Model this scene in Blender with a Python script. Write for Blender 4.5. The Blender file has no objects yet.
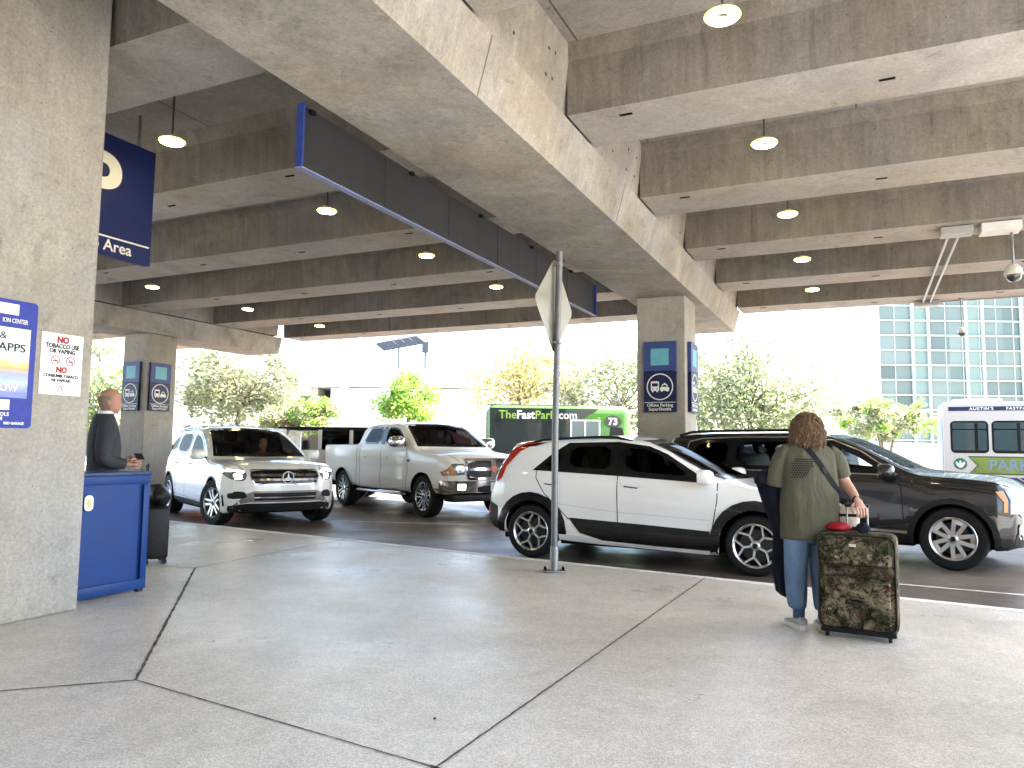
import bpy, bmesh, math, random
import numpy as np
from mathutils import Vector, Matrix
from mathutils.bvhtree import BVHTree
from mathutils.geometry import delaunay_2d_cdt
random.seed(7)
RNG = np.random.default_rng(7)
scene = bpy.context.scene
COL = scene.collection
R = math.radians

# ------------------------------------------------------------------ materials
MATS = {}
def new_mat(name):
    m = bpy.data.materials.new(name); m.use_nodes = True
    nt = m.node_tree; nt.nodes.clear()
    out = nt.nodes.new('ShaderNodeOutputMaterial')
    return m, nt, out

def nd(nt, t, **kw):
    n = nt.nodes.new(t)
    for k, v in kw.items():
        if k.startswith('i_'):
            n.inputs[k[2:].replace('_', ' ')].default_value = v
        else:
            setattr(n, k, v)
    return n

def pbr(name, col, rough=.5, metal=0., spec=.28, coat=0., var=0., vscale=8., bump=0., bscale=60., trans=0., rvar=0., stretch=None):
    """principled material whose colour and roughness vary with object-space noise"""
    if name in MATS: return MATS[name]
    m, nt, out = new_mat(name)
    b = nd(nt, 'ShaderNodeBsdfPrincipled')
    b.inputs['Base Color'].default_value = (*col, 1)
    b.inputs['Roughness'].default_value = rough
    b.inputs['Metallic'].default_value = metal
    b.inputs['Specular IOR Level'].default_value = spec
    b.inputs['Coat Weight'].default_value = coat
    b.inputs['Coat Roughness'].default_value = .04
    nt.links.new(b.outputs[0], out.inputs[0])
    if var or bump or rvar:
        tc = nd(nt, 'ShaderNodeTexCoord')
        src = tc.outputs['Object']
        if stretch:
            mp = nd(nt, 'ShaderNodeMapping'); mp.inputs['Scale'].default_value = stretch
            nt.links.new(src, mp.inputs[0]); src = mp.outputs[0]
        n = nd(nt, 'ShaderNodeTexNoise', i_Scale=vscale, i_Detail=6., i_Roughness=.6)
        nt.links.new(src, n.inputs['Vector'])
        if var:
            cr = nd(nt, 'ShaderNodeValToRGB')
            cr.color_ramp.elements[0].position = .3; cr.color_ramp.elements[1].position = .7
            cr.color_ramp.elements[0].color = (*[c * (1 - var) for c in col], 1)
            cr.color_ramp.elements[1].color = (*[min(1, c * (1 + var)) for c in col], 1)
            nt.links.new(n.outputs[0], cr.inputs[0]); nt.links.new(cr.outputs[0], b.inputs['Base Color'])
        if rvar:
            mr = nd(nt, 'ShaderNodeMapRange'); mr.inputs[3].default_value = max(.02, rough - rvar); mr.inputs[4].default_value = min(1, rough + rvar)
            mr.inputs[1].default_value = .3; mr.inputs[2].default_value = .7
            nt.links.new(n.outputs[0], mr.inputs[0]); nt.links.new(mr.outputs[0], b.inputs['Roughness'])
        if bump:
            n2 = nd(nt, 'ShaderNodeTexNoise', i_Scale=bscale, i_Detail=4.)
            nt.links.new(src, n2.inputs['Vector'])
            bp = nd(nt, 'ShaderNodeBump', i_Strength=bump, i_Distance=.01)
            nt.links.new(n2.outputs[0], bp.inputs['Height']); nt.links.new(bp.outputs[0], b.inputs['Normal'])
    MATS[name] = m
    return m

def glass(name, tint, gloss=.9, rough=.01):
    """thin tinted car or bus glass: lets tinted light through and mirrors by Fresnel"""
    if name in MATS: return MATS[name]
    m, nt, out = new_mat(name)
    t = nd(nt, 'ShaderNodeBsdfTransparent'); t.inputs[0].default_value = (*tint, 1)
    g = nd(nt, 'ShaderNodeBsdfGlossy', i_Roughness=rough); g.inputs[0].default_value = (gloss, gloss, gloss, 1)
    f0 = nd(nt, 'ShaderNodeFresnel', i_IOR=1.5); f = nd(nt, 'ShaderNodeMath', operation='MULTIPLY'); f.inputs[1].default_value = .36; nt.links.new(f0.outputs[0], f.inputs[0])
    mx = nd(nt, 'ShaderNodeMixShader')
    nt.links.new(f.outputs[0], mx.inputs[0]); nt.links.new(t.outputs[0], mx.inputs[1]); nt.links.new(g.outputs[0], mx.inputs[2])
    nt.links.new(mx.outputs[0], out.inputs[0])
    MATS[name] = m
    return m

def emit(name, col, strength):
    if name in MATS: return MATS[name]
    m, nt, out = new_mat(name)
    e = nd(nt, 'ShaderNodeEmission'); e.inputs[0].default_value = (*col, 1); e.inputs[1].default_value = strength
    nt.links.new(e.outputs[0], out.inputs[0]); MATS[name] = m
    return m

def concrete(name, base, streak=.25, blotch=.25, joints=None, pores=True, rough=.85, form=0.):
    """board-cast concrete: cloudy blotches, faint vertical streaks, pores and stains"""
    if name in MATS: return MATS[name]
    m, nt, out = new_mat(name)
    L = nt.links.new
    b = nd(nt, 'ShaderNodeBsdfPrincipled'); b.inputs['Roughness'].default_value = rough
    b.inputs['Specular IOR Level'].default_value = .3
    L(b.outputs[0], out.inputs[0])
    tc = nd(nt, 'ShaderNodeTexCoord'); P = tc.outputs['Object']
    n1 = nd(nt, 'ShaderNodeTexNoise', i_Scale=1.1, i_Detail=8., i_Roughness=.65, i_Distortion=.6); L(P, n1.inputs['Vector'])
    mp = nd(nt, 'ShaderNodeMapping'); mp.inputs['Scale'].default_value = (7., 7., .5); L(P, mp.inputs[0])
    n2 = nd(nt, 'ShaderNodeTexNoise', i_Scale=1.6, i_Detail=5., i_Roughness=.7); L(mp.outputs[0], n2.inputs['Vector'])
    n3 = nd(nt, 'ShaderNodeTexNoise', i_Scale=38., i_Detail=3.); L(P, n3.inputs['Vector'])
    def ramp(src, a, bb, lo, hi):
        r = nd(nt, 'ShaderNodeMapRange'); r.inputs[1].default_value = a; r.inputs[2].default_value = bb
        r.inputs[3].default_value = lo; r.inputs[4].default_value = hi; L(src, r.inputs[0]); return r.outputs[0]
    def mul(a, c):
        k = nd(nt, 'ShaderNodeMath', operation='MULTIPLY'); L(a, k.inputs[0]); L(c, k.inputs[1]); return k.outputs[0]
    f = mul(mul(ramp(n1.outputs[0], .3, .72, 1 - blotch, 1 + blotch * .6), ramp(n2.outputs[0], .35, .65, 1 - streak, 1 + streak * .5)),
            ramp(n3.outputs[0], .3, .7, .86, 1.09))
    n4 = nd(nt, 'ShaderNodeTexNoise', i_Scale=150., i_Detail=2.); L(P, n4.inputs['Vector']); f = mul(f, ramp(n4.outputs[0], .3, .7, .86, 1.12))
    n5 = nd(nt, 'ShaderNodeTexNoise', i_Scale=3.2, i_Detail=9., i_Roughness=.72, i_Distortion=1.2); L(P, n5.inputs['Vector']); f = mul(f, ramp(n5.outputs[0], .56, .72, 1., .62))
    m6 = nd(nt, 'ShaderNodeMapping'); m6.inputs['Scale'].default_value = (5., 5., .35); L(P, m6.inputs[0]); n6 = nd(nt, 'ShaderNodeTexNoise', i_Scale=1.1, i_Detail=7., i_Roughness=.7, i_Distortion=.5); L(m6.outputs[0], n6.inputs['Vector']); f = mul(f, ramp(n6.outputs[0], .58, .74, 1., 1 - streak * 2.6)); f = mul(f, ramp(n5.outputs[0], .3, .4, 1.16, 1.))
    if pores:
        v = nd(nt, 'ShaderNodeTexVoronoi', i_Scale=9.); L(P, v.inputs['Vector'])
        f = mul(f, ramp(v.outputs['Distance'], .04, .075, .45, 1.))
    if joints:
        sp = nd(nt, 'ShaderNodeSeparateXYZ'); L(P, sp.inputs[0])
        for ax, step, w in joints:
            md = nd(nt, 'ShaderNodeMath', operation='PINGPONG'); L(sp.outputs[ax], md.inputs[0]); md.inputs[1].default_value = step
            f = mul(f, ramp(md.outputs[0], w * .5, w, .3, 1.))
    hue = nd(nt, 'ShaderNodeTexNoise', i_Scale=.7, i_Detail=3.); L(P, hue.inputs['Vector'])
    cr = nd(nt, 'ShaderNodeMix', data_type='RGBA'); L(ramp(hue.outputs[0], .35, .65, 0, 1), cr.inputs[0])
    cr.inputs[6].default_value = (base[0] * 1.04, base[1] * .99, base[2] * .9, 1); cr.inputs[7].default_value = (base[0] * .96, base[1] * .98, base[2] * 1.03, 1)
    mc = nd(nt, 'ShaderNodeMix', data_type='RGBA', blend_type='MULTIPLY'); mc.inputs[0].default_value = 1.
    L(cr.outputs[2], mc.inputs[6])
    cb = nd(nt, 'ShaderNodeCombineColor'); [L(f, cb.inputs[i]) for i in range(3)]
    L(cb.outputs[0], mc.inputs[7]); L(mc.outputs[2], b.inputs['Base Color'])
    bp = nd(nt, 'ShaderNodeBump', i_Strength=.35, i_Distance=.01); L(f, bp.inputs['Height']); L(bp.outputs[0], b.inputs['Normal'])
    MATS[name] = m
    return m

def paving(name, base, rough, spec, agg=220., blotch=.2, stain=.5, rv=.1, bumpk=.3, speck=(.75, 1.2), gscale=.5, grain_bump=1.):
    """ground concrete or asphalt: aggregate speckle, broad patches, dark spots"""
    m, nt, out = new_mat(name)
    L = nt.links.new
    b = nd(nt, 'ShaderNodeBsdfPrincipled'); b.inputs['Specular IOR Level'].default_value = spec
    L(b.outputs[0], out.inputs[0])
    tc = nd(nt, 'ShaderNodeTexCoord'); P = tc.outputs['Object']
    def noise(s, d=4., r=.6, dist=0.):
        n = nd(nt, 'ShaderNodeTexNoise', i_Scale=s, i_Detail=d, i_Roughness=r, i_Distortion=dist); L(P, n.inputs['Vector']); return n.outputs[0]
    def ramp(src, a, bb, lo, hi):
        r = nd(nt, 'ShaderNodeMapRange'); r.inputs[1].default_value = a; r.inputs[2].default_value = bb
        r.inputs[3].default_value = lo; r.inputs[4].default_value = hi; L(src, r.inputs[0]); return r.outputs[0]
    def mul(a, c):
        k = nd(nt, 'ShaderNodeMath', operation='MULTIPLY'); L(a, k.inputs[0]); L(c, k.inputs[1]); return k.outputs[0]
    v = nd(nt, 'ShaderNodeTexVoronoi', i_Scale=agg); L(P, v.inputs['Vector'])
    sc = nd(nt, 'ShaderNodeSeparateColor'); L(v.outputs['Color'], sc.inputs[0])
    big = noise(gscale, 7., .62, .5)
    f = mul(mul(ramp(sc.outputs[0], 0, 1, *speck), ramp(big, .3, .7, 1 - blotch, 1 + blotch * .7)), ramp(noise(7., 5.), .3, .7, .9, 1.08))
    v2 = nd(nt, 'ShaderNodeTexVoronoi', i_Scale=2.3); L(P, v2.inputs['Vector'])
    s2 = nd(nt, 'ShaderNodeSeparateColor'); L(v2.outputs['Color'], s2.inputs[0])
    th = ramp(s2.outputs[1], .45, 1., -.01, .03)
    df = nd(nt, 'ShaderNodeMath', operation='SUBTRACT'); L(v2.outputs['Distance'], df.inputs[0]); L(th, df.inputs[1])
    f = mul(f, ramp(df.outputs[0], 0., .02, stain, 1.))
    v3 = nd(nt, 'ShaderNodeTexVoronoi', i_Scale=5.5); L(P, v3.inputs['Vector']); s3 = nd(nt, 'ShaderNodeSeparateColor'); L(v3.outputs['Color'], s3.inputs[0])
    d3 = nd(nt, 'ShaderNodeMath', operation='SUBTRACT'); L(v3.outputs['Distance'], d3.inputs[0]); L(ramp(s3.outputs[2], .6, 1., -.02, .075), d3.inputs[1]); f = mul(f, ramp(d3.outputs[0], 0., .015, .62, 1.)); f = mul(f, ramp(noise(2.6, 8., .7, 1.5), .56, .74, 1., .8))
    mc = nd(nt, 'ShaderNodeMix', data_type='RGBA', blend_type='MULTIPLY'); mc.inputs[0].default_value = 1.
    mc.inputs[6].default_value = (*base, 1)
    cb = nd(nt, 'ShaderNodeCombineColor'); [L(f, cb.inputs[i]) for i in range(3)]
    L(cb.outputs[0], mc.inputs[7]); L(mc.outputs[2], b.inputs['Base Color'])
    L(ramp(noise(.9, 6.), .3, .7, rough - rv, rough + rv), b.inputs['Roughness'])
    bp = nd(nt, 'ShaderNodeBump', i_Strength=bumpk, i_Distance=.004)
    ad = nd(nt, 'ShaderNodeMath', operation='ADD'); L(mul(sc.outputs[0], ramp(v.outputs['Distance'], 0, .6, 1, .2)), ad.inputs[0]); L(noise(25.), ad.inputs[1])
    L(ad.outputs[0], bp.inputs['Height']); L(bp.outputs[0], b.inputs['Normal'])
    MATS[name] = m
    return m

# ------------------------------------------------------------------ object helpers
def tag(o, label=None, cat=None, group=None, kind=None):
    if label: o['label'] = label
    if cat: o['category'] = cat
    if group: o['group'] = group
    if kind: o['kind'] = kind
    return o

def empty(name, loc=(0, 0, 0), rz=0., label=None, cat=None, group=None, parent=None, scale=1.):
    o = bpy.data.objects.new(name, None); COL.objects.link(o)
    o.location = loc; o.rotation_euler = (0, 0, rz); o.scale = (scale,) * 3
    o.empty_display_size = .2
    o.parent = parent
    return tag(o, label, cat, group)

def link(name, me, mats, parent=None, smooth=None, loc=None, rot=None):
    o = bpy.data.objects.new(name, me); COL.objects.link(o)
    if not isinstance(mats, (list, tuple)): mats = [mats]
    if not me.materials:
        for m in mats: me.materials.append(m)
    o.parent = parent
    if loc is not None: o.location = loc
    if rot is not None: o.rotation_euler = rot
    if smooth is not None:
        for p in me.polygons: p.use_smooth = True
        if smooth < 180: me.set_sharp_from_angle(angle=R(smooth))
    return o

def copy_tree(o, parent=None):
    c = o.copy(); COL.objects.link(c); c.parent = parent
    for ch in list(o.children): copy_tree(ch, c)
    return c

class MB:
    """collects shapes into one mesh"""
    def __init__(s): s.bm = bmesh.new()
    def poly_prism(s, pts, d, mi=0):
        """closed polygon of 3D points extruded by vector d"""
        d = Vector(d)
        a = [s.bm.verts.new(Vector(p)) for p in pts]; b = [s.bm.verts.new(Vector(p) + d) for p in pts]
        n = len(a); fs = [s.bm.faces.new(a[::-1]), s.bm.faces.new(b)]
        for i in range(n): fs.append(s.bm.faces.new((a[i], a[(i + 1) % n], b[(i + 1) % n], b[i])))
        for f in fs: f.material_index = mi
        return s
    def box(s, c, size, rot=None, bev=0., mi=0, seg=2):
        bm = bmesh.new()
        bmesh.ops.create_cube(bm, size=1.)
        bmesh.ops.scale(bm, vec=size, verts=bm.verts)
        if bev: bmesh.ops.bevel(bm, geom=bm.edges[:], offset=bev, segments=seg, affect='EDGES', profile=.5)
        M = Matrix.Translation(c)
        if rot is not None: M = M @ (rot if isinstance(rot, Matrix) else Matrix.Rotation(rot, 4, 'Z'))
        bmesh.ops.transform(bm, matrix=M, verts=bm.verts)
        s.add(bm, mi); return s
    def add(s, bm, mi=0):
        for f in bm.faces: f.material_index = mi
        me = bpy.data.meshes.new('t'); bm.to_mesh(me); bm.free(); s.bm.from_mesh(me); bpy.data.meshes.remove(me)
    def tube(s, pts, r, n=10, mi=0, caps=True):
        """round tube through points; r a number or a list"""
        pts = [Vector(p) for p in pts]; rs = r if isinstance(r, (list, tuple)) else [r] * len(pts)
        rings = []; prev = None
        for i, p in enumerate(pts):
            t = (pts[min(i + 1, len(pts) - 1)] - pts[max(i - 1, 0)]).normalized()
            if prev is None:
                ref = Vector((0, 0, 1)) if abs(t.z) < .9 else Vector((1, 0, 0))
                u = t.cross(ref).normalized()
            else:
                u = (prev - t * prev.dot(t)).normalized()
            prev = u; w = t.cross(u)
            rings.append([s.bm.verts.new(p + (u * math.cos(2 * math.pi * k / n) + w * math.sin(2 * math.pi * k / n)) * rs[i]) for k in range(n)])
        s.rings(rings, mi, caps); return s
    def rings(s, rings, mi=0, caps=True, closed=True):
        fs = []
        for a, b in zip(rings, rings[1:]):
            n = len(a)
            for k in range(n if closed else n - 1):
                fs.append(s.bm.faces.new((a[k], a[(k + 1) % n], b[(k + 1) % n], b[k])))
        if caps:
            fs.append(s.bm.faces.new(rings[0][::-1])); fs.append(s.bm.faces.new(rings[-1]))
        for f in fs: f.material_index = mi
    def loft(s, secs, mi=0, caps=True):
        """secs: list of lists of 3D points"""
        s.rings([[s.bm.verts.new(Vector(p)) for p in q] for q in secs], mi, caps); return s
    def ellipses(s, secs, n=20, mi=0, caps=True, power=2.):
        """secs: (centre, rx, ry[, yaw]) stacked horizontal ellipses"""
        L = []
        for q in secs:
            c, rx, ry = q[:3]; yw = q[3] if len(q) > 3 else 0
            ring = []
            for k in range(n):
                a = 2 * math.pi * k / n; ca, sa = math.cos(a), math.sin(a)
                x = rx * math.copysign(abs(ca) ** (2 / power), ca); y = ry * math.copysign(abs(sa) ** (2 / power), sa)
                ring.append((c[0] + x * math.cos(yw) - y * math.sin(yw), c[1] + x * math.sin(yw) + y * math.cos(yw), c[2]))
            L.append(ring)
        return s.loft(L, mi, caps)
    def lathe(s, prof, axis='Z', n=32, c=(0, 0, 0), mi=0, caps=False):
        c = Vector(c); rings = []
        for r, h in prof:
            ring = []
            for k in range(n):
                a = 2 * math.pi * k / n; x, y = r * math.cos(a), r * math.sin(a)
                ring.append(c + (Vector((x, y, h)) if axis == 'Z' else Vector((x, h, y)) if axis == 'Y' else Vector((h, x, y))))
            rings.append(ring)
        return s.loft(rings, mi, caps)
    def ball(s, c, r, sc=(1, 1, 1), mi=0, seg=16):
        bm = bmesh.new(); bmesh.ops.create_uvsphere(bm, u_segments=seg, v_segments=max(6, seg // 2), radius=r)
        bmesh.ops.transform(bm, matrix=Matrix.Translation(c) @ Matrix.Diagonal((*sc, 1)), verts=bm.verts)
        s.add(bm, mi); return s
    def quad(s, a, b, c, d, mi=0):
        f = s.bm.faces.new([s.bm.verts.new(Vector(p)) for p in (a, b, c, d)]); f.material_index = mi; return s
    def build(s, name, mats, parent=None, smooth=None, fix=True, **kw):
        if fix: bmesh.ops.recalc_face_normals(s.bm, faces=s.bm.faces[:])
        me = bpy.data.meshes.new(name); s.bm.to_mesh(me); s.bm.free()
        return link(name, me, mats, parent, smooth, **kw)

def text_mesh(txt, size, bold=0., extrude=.0015, align='CENTER', spacing=1., shear=0.):
    cu = bpy.data.curves.new('lettering', 'FONT'); cu.body = txt; cu.size = size; cu.extrude = extrude
    cu.align_x = align; cu.align_y = 'CENTER'; cu.offset = bold * size; cu.resolution_u = 3 if size < .5 else 10
    cu.space_character = spacing; cu.shear = shear
    o = bpy.data.objects.new('lettering', cu); COL.objects.link(o)
    dg = bpy.context.evaluated_depsgraph_get(); dg.update()
    me = bpy.data.meshes.new_from_object(o.evaluated_get(dg))
    bpy.data.objects.remove(o); bpy.data.curves.remove(cu)
    me.materials.clear()
    return me

def text(name, txt, size, mat, parent, M, bold=.01, sx=1., **kw):
    """flat lettering; M maps text space (x right, y up, z out) into the parent's space"""
    me = text_mesh(txt, size, bold, **kw)
    me.transform(M @ Matrix.Diagonal((sx, 1, 1, 1)))
    return link(name, me, mat, parent)

def face_frame(o, right, up):
    """4x4 for a flat face at o with its own right and up axes, z out"""
    r = Vector(right).normalized(); u = Vector(up).normalized(); n = r.cross(u)
    M = Matrix((r, u, n)).transposed().to_4x4(); M.translation = Vector(o); return M

# ------------------------------------------------------------------ shared materials
WHITE = pbr('white_sheet', (.8, .8, .8), .45, var=.04)
BLACK = pbr('black_plastic', (.007, .007, .008), .45, var=.2, vscale=30)
DARK = pbr('dark_interior', (.006, .006, .0065), .9, spec=.1)
STEEL = pbr('galvanised_steel', (.26, .265, .265), .45, metal=.85, var=.2, vscale=14, rvar=.12)
# ------------------------------------------------------------------ deck frame: local x runs across the spans (v), local y along the girders (u)
YAW = R(-25.171)
def deck(u, v, z=0.):
    a = -YAW
    return Vector((u * math.sin(a) + v * math.cos(a), u * math.cos(a) - v * math.sin(a), z))

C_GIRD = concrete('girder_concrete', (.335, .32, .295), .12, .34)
C_BEAM = concrete('grimy_shaded_web', (.185, .17, .15), .17, .32)  # webs coloured darker than soffits, for grime and for painted shade
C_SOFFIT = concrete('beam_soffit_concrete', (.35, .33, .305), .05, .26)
C_SLAB = concrete('slab_concrete', (.30, .285, .265), .08, .25, joints=[(0, 1.25, .012)])
C_COL = concrete('column_concrete', (.34, .325, .295), .08, .22)

road_deck = empty('elevated_road_deck', (0, 0, 0), YAW, 'concrete elevated road deck on deep ribbed beams roofing the pick-up lanes', 'overpass')
def prism_along(bm, prof, axis, a, b):
    """profile (p,z) swept along local axis 'x' or 'y' from a to b"""
    if axis == 'y': pts = [(p, a, z) for p, z in prof]; d = (0, b - a, 0)
    else: pts = [(a, p, z) for p, z in prof]; d = (b - a, 0, 0)
    bm.poly_prism(pts, d)
U0, U1 = -1.3, 18.9
ZS = 5.46
s = MB(); s.box((-8.3, (U0 + U1) / 2, ZS + .2), (28.5, U1 - U0, .4)); s.build('deck_slab', C_SLAB, road_deck)
# girders: inverted T with a ledge the cross beams sit on
def girder(v0, v1, u0, u1):
    b = MB()
    prof = [(v0, 4.25), (v1, 4.25), (v1 + .13, 4.745), (v0 - .13, 4.745)]
    prism_along(b, prof, 'y', u0, u1)
    b.build('girder', C_GIRD, road_deck)
    b = MB()
    prism_along(b, [(v0 - .1, 4.782), (v1 + .1, 4.782), (v1 + .19, ZS - .003), (v0 - .19, ZS - .003)], 'y', u0 + .03, u1 - .2)
    b.build('girder_stem', C_GIRD, road_deck)
def pour_joints(v, us):
    for u in us:                                    # construction joints drawn down the girder side
        b = MB(); x0, x1 = v, v + .13
        b.poly_prism([(x0 + .0015, u, 4.255), (x1 + .0015, u, 4.742), (x1 + .0015, u + .012, 4.742), (x0 + .0015, u + .012, 4.255)], (.002, 0, -.0005)); b.build('pour_joint', pbr('joint_line', (.13, .12, .105), .9), road_deck)
pour_joints(-2.79, (5.2, 8.95, 12.6, 16.1))
girder(-4.06, -2.79, U0, 18.5)
girder(-17.8, -16.52, U0, 18.0)
TIE = pbr('tie_hole', (.05, .045, .04), .9)
for k, u in enumerate((5.1, 5.55, 6.2, 6.5, 7.95, 8.3, 9.0, 9.3, 10.7, 11.3, 12.0)):
    for z in (4.95, 5.2):
        b = MB(); b.lathe([(0, 0), (.018, 0), (.018, .004), (0, .004)], 'X', 10, (-2.69 + (z - 4.757) / .7 * .09 + .001, u + .07 * (k % 3), z + .03 * (k % 2))); b.build('tie_hole', TIE, road_deck)
def cross_beam(u0, va, vb):
    u1 = u0 + .87
    b = MB()
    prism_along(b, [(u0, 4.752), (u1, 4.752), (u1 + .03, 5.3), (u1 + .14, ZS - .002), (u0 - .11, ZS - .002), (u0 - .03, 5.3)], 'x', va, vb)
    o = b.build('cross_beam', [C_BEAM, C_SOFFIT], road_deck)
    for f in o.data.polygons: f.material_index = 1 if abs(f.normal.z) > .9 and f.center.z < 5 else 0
    # cast-in sockets and end pockets under the soffit
    for v in np.arange(va + .55, vb - .3, 2.35):
        k = MB(); k.box((v, u0 + .2 + .25 * (int(v * 7) % 2), 4.751), (.13, .035, .012)); k.build('cast_in_socket', DARK, o)
BU = [4.07, 6.86, 9.58, 12.38, 15.22, 18.02]
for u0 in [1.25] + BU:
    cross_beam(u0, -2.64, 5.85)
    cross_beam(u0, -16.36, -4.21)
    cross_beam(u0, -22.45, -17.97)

# ------------------------------------------------------------------ columns
def column(name, u0, v0, w, d, top, label, z0=0.):
    b = MB(); b.box((0, 0, (top + z0) / 2), (w, d, top - z0), bev=.02, seg=2)
    p = deck(u0 + d / 2, v0 + w / 2)
    o = b.build(name, C_COL, None, loc=p, rot=(0, 0, YAW)); tag(o, label, 'column'); return o
col_mid = column('concrete_column', 13.66, -3.84, .9, .95, 4.249, 'square concrete column standing behind the dark SUV, carrying a blue shuttle sign')
col_far = column('concrete_column', 13.35, -17.5, .9, .9, 4.249, 'distant square concrete column seen past the bald man, one face shaded and one bright')
col_near = column('concrete_column', 1.7, -7.0, 1.38, 2.31, ZS - .004, 'huge near concrete column at the blue counter with two notices fixed to it', z0=.1)

# ------------------------------------------------------------------ ground, road, sidewalk, kerb
GROUND = paving('far_ground', (.42, .41, .375), .9, .2, agg=8., blotch=.3)
ROAD = paving('road_surface', (.125, .105, .087), .42, .45, agg=140., blotch=.45, stain=.6, rv=.16, bumpk=.35, speck=(.6, 1.35), gscale=.35)
WALK = paving('sidewalk_concrete', (.55, .52, .465), .36, .5, agg=130., blotch=.22, stain=.8, rv=.13, bumpk=.55, speck=(.72, 1.25), gscale=.45)
KERB = paving('kerb_concrete', (.74, .73, .70), .6, .4, agg=60., blotch=.25, stain=.6, rv=.08, bumpk=.2, speck=(.88, 1.1), gscale=2.)
K1, K2 = Vector((-5.72, 12.95, 0)), Vector((4.36, 6.41, 0))
KD = (K2 - K1).normalized(); KN = Vector((-KD.y, KD.x, 0))      # KN points to the road
def slab(name, pts, z, mat, kind='structure', th=0.):
    b = MB()
    if th: b.poly_prism([(x, y, z - th) for x, y in pts], (0, 0, th))
    else:
        b.bm.faces.new([b.bm.verts.new((x, y, z)) for x, y in pts])
    o = b.build(name, mat); 
    if not th:
        if o.data.polygons[0].normal.z < 0: o.data.flip_normals()
    tag(o, None, None, None, kind); return o
slab('ground', [(-400, -200), (400, -200), (400, 500), (-400, 500)], -.008, GROUND)
def K(t, n): p = K1 + KD * t + KN * n; return (p.x, p.y)
slab('road', [K(-60, -.05), K(60, -.05), K(60, 19), K(-60, 19)], 0., ROAD)
slab('sidewalk', [K(-60, -.13), K(-60, -45), K(60, -45), K(60, -.13)], .1, WALK, th=.108)
slab('kerb', [K(-60, 0), K(-60, -.126), K(60, -.126), K(60, 0)], .103, KERB, th=.11)
PAINT = paving('road_paint', (.62, .61, .57), .6, .4, agg=50., blotch=.35, stain=.5, speck=(.8, 1.1), gscale=3.)
def stripe(a, b, w):
    a, b = Vector(a), Vector(b); d = (b - a).normalized(); n = Vector((-d.y, d.x)) * w / 2
    slab('road_marking', [tuple(a - n), tuple(b - n), tuple(b + n), tuple(a + n)], .004, PAINT)
stripe((-3.25, 14.35), (-.78, 13.88), .11)
stripe((-5.0, 14.75), (-3.9, 14.5), .11)
stripe((-.1, 13.7), (2.4, 13.2), .11)
stripe((4.05, 8.25), (9.3, 5.3), .07)
# sealed joints cut into the sidewalk
JOINT = pbr('joint_sealant', (.085, .078, .068), .9, var=.75, vscale=9)
def joint(a, b, w):
    a, b = Vector(a), Vector(b); d = (b - a).normalized(); n = Vector((-d.y, d.x)) * w / 2
    L = (b - a).length; m = int(L / .05); u = n.normalized(); jr = random.Random(int(abs(a.x * 97 + b.y * 31)))
    P = [a.lerp(b, k / m) for k in range(m + 1)]; e1 = [p - u * (w / 2 * jr.uniform(.55, 1.5)) for p in P]; e2 = [p + u * (w / 2 * jr.uniform(.55, 1.5)) for p in P]
    slab('pavement_joint', [tuple(q) for q in e1] + [tuple(q) for q in e2[::-1]], .1035, JOINT)
joint((-3.33, 8.1), (-2.06, 4.28), .018)
joint((-2.06, 4.28), (-.32, 3.2), .009)
joint((-.32, 3.2), (.9, 2.5), .016)
joint((-2.06, 4.28), (-4.4, 3.45), .012)
joint((-3.33, 8.1), (-2.32, 10.75), .014)
joint((-3.33, 8.1), (-6.5, 8.6), .012)
joint((-.9, 1.95), (2.0, 7.84), .011)

# ---- unseen terminal front behind the viewer, added dark and tall to shut out light
def terminal():
    o = empty('unseen_terminal', deck(-9.2, -8), YAW, 'unseen concrete and dark glass terminal front, added behind the viewer to block light', 'building')
    b = MB(); b.box((-4, -4, 6), (44, 8, 12)); b.build('wall', concrete('terminal_concrete', (.10, .095, .09), .08, .15), o)
    b = MB(); [b.box((x, .03, 2.2), (2.6, .06, 3.6), bev=.01) for x in np.arange(-22, 17, 3.1)]; b.build('window_band', GLOSSB, o)
GLOSSB = pbr('terminal_glass', (.03, .04, .045), .08)
terminal()
NAVY = pbr('sign_navy', (.006, .011, .055), .45, var=.12, vscale=3)
BLUE = pbr('sign_blue', (.035, .06, .19), .45, var=.08, vscale=3)
BRIGHTBLUE = pbr('poster_blue', (.004, .020, .25), .4, var=.25, vscale=14)
TEAL = pbr('sign_teal', (.12, .36, .45), .4, var=.08)
SWHITE = pbr('sign_white', (.75, .74, .70), .5)
RED = pbr('sign_red', (.32, .015, .015), .5)
INK = pbr('sign_ink', (.008, .008, .009), .5)
Uv = deck(1, 0) - deck(0, 0); Vv = deck(0, 1) - deck(0, 0); Zv = Vector((0, 0, 1))
def on_v_face(u, v, z): return face_frame(deck(u, v, z), Uv, Zv)          # a face looking along +v
def on_u_face(u, v, z): return face_frame(deck(u, v, z), Vv, Zv)          # a face looking along -u

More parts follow.
